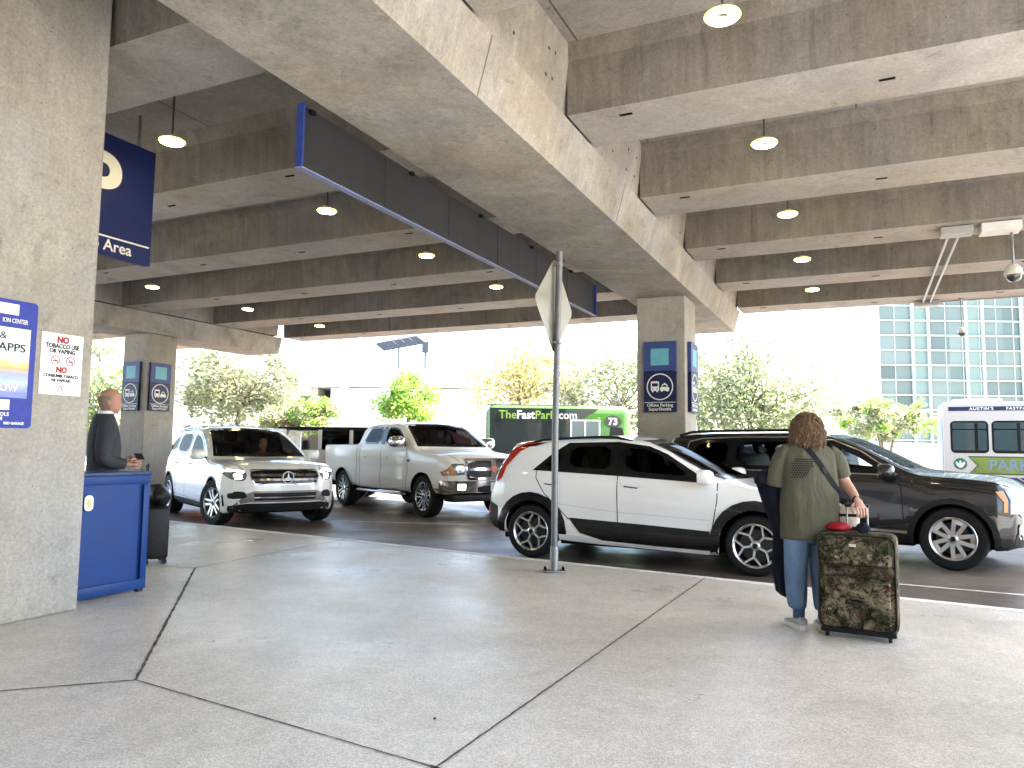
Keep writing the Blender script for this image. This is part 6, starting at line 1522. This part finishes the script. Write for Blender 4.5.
# ---- white boxy SUV with a black roof and an open door, behind the pickup bed
def boxy():
    root = empty('boxy_suv', (-5.4, 20.6, 0), 0, 'boxy white SUV with a black roof and an open door, behind the pickup bed', 'car')
    J = SNOW; b = MB()
    prof = [(-2.1, .55), (2.0, .5), (2.05, 1.05), (.9, 1.22), (.72, 1.25), (.55, 1.3), (-2.08, 1.3)]
    b.poly_prism([(-x, -.85, z) for x, z in prof], (0, 1.7, 0)); bmesh.ops.bevel(b.bm, geom=b.bm.edges[:], offset=.05, segments=2, affect='EDGES'); b.build('body', J, root, 40)
    b = MB(); b.box((.72, 0, 1.86), (2.9, 1.66, .09), bev=.035); b.build('roof', CLAD, root, 40)
    for y in (-.8, .8):
        for x in (-.62, .38, 1.2, 2.05): b = MB(); b.box((x, y, 1.56), (.1, .06, .54), bev=.01); b.build('window_pillar', J, root, 40)
        for x0, x1 in ((.43, 1.15), (1.25, 2.0)):
            b = MB(); b.box(((x0 + x1) / 2, y, 1.56), (x1 - x0, .02, .5)); b.build('side_window', G_PRIV, root)
    b = MB(); b.poly_prism([(-.62, -.7, 1.3), (-.62, .7, 1.3), (-.45, .66, 1.83), (-.45, -.66, 1.83)], (-.015, 0, 0)); b.build('windscreen', G_CLEAR, root)
    d = MB(); d.box((-.5, 0, .9), (1.0, .07, .75), bev=.02); d.box((-.02, 0, 1.55), (.06, .05, .56)); d.box((-.5, 0, 1.81), (1.0, .05, .06)); d.poly_prism([(-1.0, -.025, 1.27), (-.93, -.025, 1.27), (-.72, -.025, 1.83), (-.8, -.025, 1.83)], (0, .05, 0))
    dr = d.build('door', J, root, 40, loc=(-.5, -.88, 0), rot=(0, 0, R(38)))
    d = MB(); d.box((-.95, -.16, 1.38), (.1, .22, .2), bev=.03); d.build('door_mirror', BLACK, dr, 40)
    for x in (-1.3, 1.3):
        for y in (-.78, .78):
            b = MB(); b.lathe([(.24, -.12), (.38, -.12), (.4, -.08), (.4, .08), (.38, .12), (.24, .12)], 'Y', 24); b.lathe([(0, -.09), (.24, -.09), (.24, .09), (0, .09)], 'Y', 24, mi=1); b.build('wheel', [RUBBER, ALLOY], root, 40, loc=(x, y, .4))
    b = MB(); b.box((.1, 0, .5), (3.9, 1.5, .2)); b.build('underbody', DARK, root)
    for x in (-.1, .9): 
        b = MB(); b.box((x, -.35, 1.25), (.14, .45, .6), bev=.05); b.build('seat', SEATM, root, 40)
boxy()

# ---- shuttle buses
def bus_shell(root, L, W, H, z0, paint, rr=.16):
    b = MB(); b.box((L / 2, W / 2, (z0 + H) / 2), (L, W, H - z0), bev=rr, seg=4); return b.build('body', paint, root, 40)
def bus_wheels(root, xs, W):
    first = None
    for x in xs:
        for y, rz in ((.16, 0), (W - .16, math.pi)):
            if first is None:
                b = MB(); b.lathe([(.25, -.14), (.4, -.14), (.43, -.1), (.43, .1), (.4, .14), (.25, .14)], 'Y', 28); b.lathe([(0, -.1), (.25, -.1), (.25, .1), (0, .1)], 'Y', 24, mi=1); o = first = b.build('wheel', [RUBBER, ALLOY], root, 40)
            else: o = copy_tree(first, root)
            o.location = (x, y, .43)
BG = pbr('bus_dark_wrap', (.012, .02, .016), .18, coat=.7, var=.3, vscale=2)
GREEN = pbr('bus_green', (.05, .16, .015), .3, coat=.5)
def black_bus():
    Y = 26.; root = empty('shuttle_bus', (at(487, Y), Y, 0), R(2), 'black shuttle bus with a bright green front and white lettering, behind the white crossover', 'bus')
    L, W, H = 5.05, 2.2, 2.92
    bus_shell(root, L, W, H, .4, GREEN, .3)
    def panel(name, pts, y, mat, parent=root, th=.012): b = MB(); b.poly_prism([(x, y, z) for x, z in pts], (0, -th, 0)); return b.build(name, mat, parent)
    pts = [(.12, .5), (3.0, .5), (2.75, 1.2), (2.9, 1.9), (3.35, 2.45), (3.8, 2.72), (3.9, 2.8), (.12, 2.8)]
    panel('dark_wrap', pts, -.002, BG)
    b = MB(); b.box((1.6, W / 2, H - .003), (3.2, W - .4, .03), bev=.01); b.box((-.002, W / 2, 1.7), (.02, W - .5, 2.0)); b.build('dark_roof', BG, root)
    GW = glass('bus_side_glass', (.05, .07, .06))
    for x0, x1 in ((.3, 1.35), (1.42, 2.45)): panel('window', rect(x0, 1.35, x1, 2.3, .06), -.0155, pbr('bus_window_dark', (.02, .026, .024), .06, coat=.5), th=.006)
    w = panel('door_window', rect(2.9, 1.2, 3.95, 2.38, .05), -.016, pbr('door_glass', (.10, .14, .13), .06, coat=.5), th=.006)
    for x in (2.93, 3.42, 3.92): panel('door_frame', rect(x - .025, 1.18, x + .025, 2.4), -.0225, SWHITE, w, .01)
    panel('door_frame', rect(2.9, 2.37, 3.95, 2.42), -.0225, SWHITE, w, .009)
    panel('windscreen_side', [(4.25, 1.5), (4.85, 1.5), (4.72, 2.15), (4.3, 2.2)], -.004, FRIT)
    lime = pbr('lettering_lime', (.25, .42, .06), .4)
    F = lambda x, z, y=-.016: face_frame((x, y, z), (1, 0, 0), (0, 0, 1))
    x = .42                                           # the words run on without gaps; each is moved up to the end of the last
    for wd, m_, bo, sz in (('The', lime, .012, .40), ('Fast', SWHITE, .03, .40), ('Park', lime, .012, .40), ('.com', SWHITE, .015, .38)):
        o = text('lettering', wd, sz, m_, root, F(0, 2.56), bo, .98, align='LEFT'); xs = [v.co.x for v in o.data.vertices]; dx = x - min(xs)
        for v in o.data.vertices: v.co.x += dx
        x = max(xs) + dx + .02
    n = MB(); n.poly_prism([(4.39 + .3 * math.cos(2 * math.pi * k / 24), -.003, 2.36 + .22 * math.sin(2 * math.pi * k / 24)) for k in range(24)], (0, -.008, 0)); n.build('number_disc', BG, root)
    text('lettering', '73', .34, SWHITE, root, F(4.39, 2.36, -.014), .03, 1.)
    b = MB(); b.box((L - .003, W / 2, 1.9), (.02, W - .6, 1.1), bev=.0); b.build('windscreen', FRIT, root)
    bus_wheels(root, (1.0, 4.0), W)
black_bus()
def white_bus():
    Y = 22.6; root = empty('shuttle_bus', (at(943, Y), Y, 0), R(-26), 'white shuttle bus with a green ribbon banner, at the right edge', 'bus')
    L, W, H = 7.2, 2.3, 2.92; BW = pbr('bus_white', (.46, .42, .36), .35, coat=.4)
    bus_shell(root, L, W, H, .45, BW, .07)
    def panel(name, pts, y, mat, parent=root, th=.008): b = MB(); b.poly_prism([(x, y, z) for x, z in pts], (0, -th, 0)); return b.build(name, mat, parent)
    NB = pbr('bus_navy', (.012, .018, .06), .35)
    panel('navy_band', rect(.16, 2.67, L - .2, 2.79), -.002, NB)
    b = MB(); b.box((.95, W / 2, H + .06), (1.3, 1.5, .12), bev=.04); b.box((.75, W / 2, H + .14), (.16, .5, .05), bev=.02); b.box((1.35, W / 2, H + .14), (.16, .5, .05), bev=.02); b.build('roof_unit', pbr('unit_grey', (.45, .43, .39), .6), root, 40)
    b = MB(); b.box((-.006, W / 2, 1.5), (.02, W - .25, 1.9), bev=.004); b.build('rear_panel', pbr('bus_pale_blue', (.30, .36, .46), .4), root)
    WG = pbr('shuttle_window', (.035, .055, .055), .05, coat=.8)
    for k in range(5):
        x0 = .19 + 1.05 * k
        f = panel('window', rect(x0, 1.42, x0 + .97, 2.37, .12), -.002, FRIT)
        panel('window_pane', rect(x0 + .05, 1.50, x0 + .92, 2.10, .05), -.0105, WG, f, .003); panel('top_vent', rect(x0 + .05, 2.135, x0 + .92, 2.32, .04), -.0105, WG, f, .003)
        panel('window_bar', rect(x0 + .62, 1.5, x0 + .70, 2.3), -.0138, FRIT, f, .003)
    bn = panel('ribbon_banner', [(.62, .80), (6.6, .80), (6.6, 1.33), (.62, 1.33), (.84, 1.06)], -.002, pbr('banner_edge', (.04, .06, .02), .4)); panel('banner_fill', [(.67, .835), (6.56, .835), (6.56, 1.295), (.67, 1.295), (.88, 1.06)], -.0105, pbr('banner_green', (.14, .19, .035), .4, var=.3, vscale=2.), bn, .003)
    F = lambda x, z, y=-.016: face_frame((x, y, z), (1, 0, 0), (0, 0, 1))
    text('lettering', 'PARK', .42, pbr('letter_blue_grey', (.16, .20, .26), .4), bn, F(1.13, 1.06), .02, 1.0, align='LEFT')
    text('lettering', "AUSTIN'S", .115, SWHITE, root, F(.70, 2.727, -.011), .02, 1.1, align='LEFT', spacing=1.2); text('lettering', 'FASTPARK', .115, SWHITE, root, F(1.62, 2.727, -.011), .02, 1.1, align='LEFT', spacing=1.2)
    disc = lambda cx, cz, rx, rz_, n=24: [(cx + rx * math.cos(2 * math.pi * k / n), cz + rz_ * math.sin(2 * math.pi * k / n)) for k in range(n)]
    r = panel('leaf_roundel', disc(.42, 1.10, .17, .17), -.002, pbr('roundel_green', (.02, .12, .05), .4))
    for s in (-1, 1): panel('leaf', [(.42, .98), (.42 + s * .05, 1.0), (.42 + s * .12, 1.10), (.42 + s * .11, 1.17), (.42 + s * .04, 1.12)], -.0105, SWHITE, r, .003)
    panel('leaf', [(.40, 1.0), (.44, 1.0), (.445, 1.16), (.42, 1.21), (.395, 1.16)], -.0105, SWHITE, r, .003)
    for k in range(3): panel('slant_stripe', [(1.75 + .26 * k, .45), (1.95 + .26 * k, .45), (1.55 + .26 * k, .72), (1.35 + .26 * k, .72)], -.003, NB)
    panel('skirt_band', rect(2.4, .45, L - .1, .66), -.003, NB)
    bus_wheels(root, (1.5, 5.7), W)
white_bus()

# ---- buildings
PALEC = concrete('pale_concrete', (.62, .60, .56), .06, .08, pores=False)
def garage():
    Y = 58.; root = empty('parking_garage', (0, Y, 0), 0, 'long pale parking garage with dark openings and a roof canopy, beyond the trees', 'building')
    x0, x1 = -46., 6.
    b = MB(); b.box(((x0 + x1) / 2, 9, .2), (x1 - x0, 18, .4)); b.build('floor_slab', PALEC, root)
    for z in (2.9, 6.0): b = MB(); b.box(((x0 + x1) / 2, 9, z + .75), (x1 - x0, 18, 1.5)); b.build('floor_slab', PALEC, root)
    for x in np.arange(x0 + 1, x1, 6.4): b = MB(); b.box((x, .4, 3.7), (.7, .6, 7.4)); b.build('pillar', PALEC, root)
    b = MB(); b.box(((x0 + x1) / 2, 11, 3.7), (x1 - x0 - 1, .3, 7.3)); b.build('back_wall', pbr('garage_inside', (.4, .4, .38), .9), root)
    for xa, xb, z0, z1 in ((-17.5, -15.6, 4.6, 5.9), (-5., 4., .4, 2.85), (-14.2, -9.6, .4, 2.85), (-8.9, -5.2, .4, 2.85), (-14.0, -9.4, 4.4, 5.9), (-1., 6., 4.4, 5.9), (-9., -1., 4.4, 5.9)):
        b = MB(); b.box(((xa + xb) / 2, .15, (z0 + z1) / 2), (xb - xa, .25, z1 - z0)); b.build('infill_wall', PALEC, root)
    b = MB(); b.box((-17, 2.2, 5.6), (3.4, 2.2, 4.2)); b.build('stair_tower', PALEC, root)
    g = pbr('canopy_steel', (.06, .065, .075), .5, metal=.4)
    cn = MB(); cn.poly_prism([(-10.8, 1, 9.5), (-7.6, 1, 10.15), (-6.8, 1, 9.6), (-10.1, 1, 8.95)], (0, .12, .12)); cn.build('canopy', g, root)
    cn = MB()
    for t in np.linspace(0, 1, 6):
        a = Vector((-10.8, .98, 9.5)).lerp(Vector((-7.6, .98, 10.15)), t); e = Vector((-10.1, .98, 8.95)).lerp(Vector((-6.8, .98, 9.6)), t); cn.tube([a, e], .05, 6)
    cn.tube([(-14, 1, 9.9), (-11.8, 1, 9.5), (-9.4, 1, 10.05)], .05, 6); cn.tube([(-9, 1.2, 9.3), (-9, 1.2, 7.4)], .09, 6); cn.box((-6.9, 1.1, 9.3), (.5, .3, .9)); cn.tube([(-6.9, 1.2, 9.0), (-6.9, 1.2, 7.4)], .1, 6)
    cn.build('canopy_frame', g, root)
garage()
def glass_building():
    Y = 62.; X0 = at(882, Y); root = empty('glass_building', (X0, Y, 0), 0, 'green glass office building with white mullions, beyond the white shuttle bus', 'building')
    L, H = 34., 26.
    b = MB(); b.box((L / 2, 7.5, H / 2), (L, 14, H)); b.build('core', PALEC, root)
    m, nt, out = new_mat('curtain_glass'); p = nd(nt, 'ShaderNodeBsdfPrincipled', i_Roughness=.25); tc = nd(nt, 'ShaderNodeTexCoord'); br = nd(nt, 'ShaderNodeTexBrick', offset=0., squash=1.)
    br.inputs['Scale'].default_value = 1.; br.inputs['Color1'].default_value = (.06, .085, .078, 1); br.inputs['Color2'].default_value = (.13, .165, .145, 1); br.inputs['Mortar'].default_value = (.1, .15, .15, 1); br.inputs['Mortar Size'].default_value = .0; br.inputs['Brick Width'].default_value = 1.5; br.inputs['Row Height'].default_value = 1.25
    mp = nd(nt, 'ShaderNodeMapping'); mp.inputs['Rotation'].default_value = (R(90), 0, 0); nt.links.new(tc.outputs['Object'], mp.inputs[0]); nt.links.new(mp.outputs[0], br.inputs[0]); nt.links.new(br.outputs[0], p.inputs['Base Color']); p.inputs['Specular IOR Level'].default_value = .35; nt.links.new(p.outputs[0], out.inputs[0])
    light = pbr('pale_glass', (.13, .18, .155), .3)
    x = 0.; k = 0; mull = MB(); 
    bays = [(0, 2.85, m), (2.85, 4.2, light), (4.2, 7.35, m), (7.35, 8.75, light), (8.75, 12., m), (12., 13.4, light), (13.4, 17., m), (17., 18.4, light), (18.4, 22, m), (22, 23.4, light), (23.4, 34, m)]
    for a, e, mt in bays:
        b = MB(); b.box(((a + e) / 2, .35, H / 2), (e - a - .02, .12, H - .1)); b.build('glass_bay', mt, root)
        mull.box((a, .2, H / 2), (.15, .3, H)); 
    b = MB(); [b.box((L / 2, .22, z), (L, .2, .09)) for z in np.arange(1.2, H, 1.25)]; b.build('transom', pbr('mullion_grey', (.5, .53, .51), .4), root)
    fin = MB(); [fin.box((x, .28, H / 2), (.05, .05, H)) for x in np.arange(1.42, L, 1.42)]; fin.build('glazing_bar', pbr('bar_grey', (.42, .45, .43), .4), root)
    mull.build('mullion', pbr('mullion_grey', (.5, .53, .51), .4), root)
    b = MB(); b.box((L / 2, -.6, .7), (L, .4, 1.4)); b.build('plinth', PALEC, root)
glass_building()
def low_wall():
    o = empty('garden_wall', (at(745, 54), 54, 0), 0, 'low pale retaining wall beneath the live oaks', 'wall')
    b = MB(); b.box((3, 0, 1.0), (30, .4, 2.0), bev=.03); b.build('wall_panel', PALEC, o); b = MB(); b.box((3, 0, 2.05), (30.2, .55, .12), bev=.02); b.build('coping', PALEC, o)
low_wall()

# ---- a few dry leaves and scraps on the sidewalk
def scraps():
    m = pbr('dry_leaf', (.16, .075, .03), .8, var=.3, vscale=60)
    for i, (x, y, sz, lb) in enumerate(((1.335, 3.14, .028, 'curled brown dry leaf on the sidewalk at the bottom edge, right of the long joint'), (-.35, 3.72, .016, 'tiny dry leaf scrap beside the near sidewalk joint'))):
        b = MB(); n = 7; top = []
        for k in range(n):
            t = k / (n - 1) * 2 - 1; w = .5 * (1 - t * t) ** .7 + .02
            top.append([(t * sz, w * sz * s, .004 + .35 * sz * t * t + .3 * sz * abs(s) * w) for s in (-1, 0, 1)])
        for a, e in zip(top, top[1:]):
            for q in (0, 1): b.quad(a[q], a[q + 1], e[q + 1], e[q])
        bmesh.ops.remove_doubles(b.bm, verts=b.bm.verts, dist=1e-5)
        o = b.build('dry_leaf', m, None, 60, loc=(x, y, .101), rot=(0, 0, .7 + i)); o.modifiers.new('t', 'SOLIDIFY').thickness = .001; tag(o, lb, 'leaf')
scraps()
# ------------------------------------------------------------------ camera, daylight, output
cam = bpy.data.cameras.new('camera'); cam.sensor_width = 36.; cam.lens = 36. * 751.95 / 1024.; cam.clip_end = 2000.; cam.clip_start = .05
co = bpy.data.objects.new('camera', cam); COL.objects.link(co)
p, r = R(4.8947), R(.66705); fwd = Vector((0, math.cos(p), math.sin(p))); up = Vector((0, -math.sin(p), math.cos(p))); rt = Vector((1, 0, 0))
rt2 = rt * math.cos(r) + up * math.sin(r); up2 = up * math.cos(r) - rt * math.sin(r)
co.matrix_world = Matrix((rt2, up2, -fwd)).transposed().to_4x4(); co.location = (0, 0, 1.4)
scene.camera = co
w = bpy.data.worlds.new('World'); scene.world = w; w.use_nodes = True
nt = w.node_tree; bg = nt.nodes['Background']
SUN_EL, SUN_AZ = 52., 82.           # azimuth clockwise from +Y
sk = nt.nodes.new('ShaderNodeTexSky'); sk.sky_type = 'NISHITA'; sk.sun_disc = False
sk.sun_elevation = R(SUN_EL); sk.sun_rotation = R(SUN_AZ); sk.dust_density = 2.5; sk.air_density = 1.
nt.links.new(sk.outputs[0], bg.inputs[0]); bg.inputs[1].default_value = .15
sl = bpy.data.lights.new('sun', 'SUN'); sl.energy = 5.; sl.angle = R(.53); sl.color = (1., .95, .88)
so = bpy.data.objects.new('sun', sl); COL.objects.link(so)
d = Vector((math.sin(R(SUN_AZ)) * math.cos(R(SUN_EL)), math.cos(R(SUN_AZ)) * math.cos(R(SUN_EL)), math.sin(R(SUN_EL))))
so.rotation_euler = d.to_track_quat('Z', 'Y').to_euler(); so.location = d * 60
vs = scene.view_settings; vs.view_transform = 'Standard'; vs.look = 'None'; vs.gamma = 1.; vs.use_curve_mapping = False; vs.exposure = 3.25
cy = scene.cycles; cy.use_denoising = True; cy.max_bounces = 10; cy.diffuse_bounces = 8; cy.glossy_bounces = 4; cy.transparent_max_bounces = 16
cy.caustics_reflective = False; cy.caustics_refractive = False; cy.sample_clamp_indirect = 12.
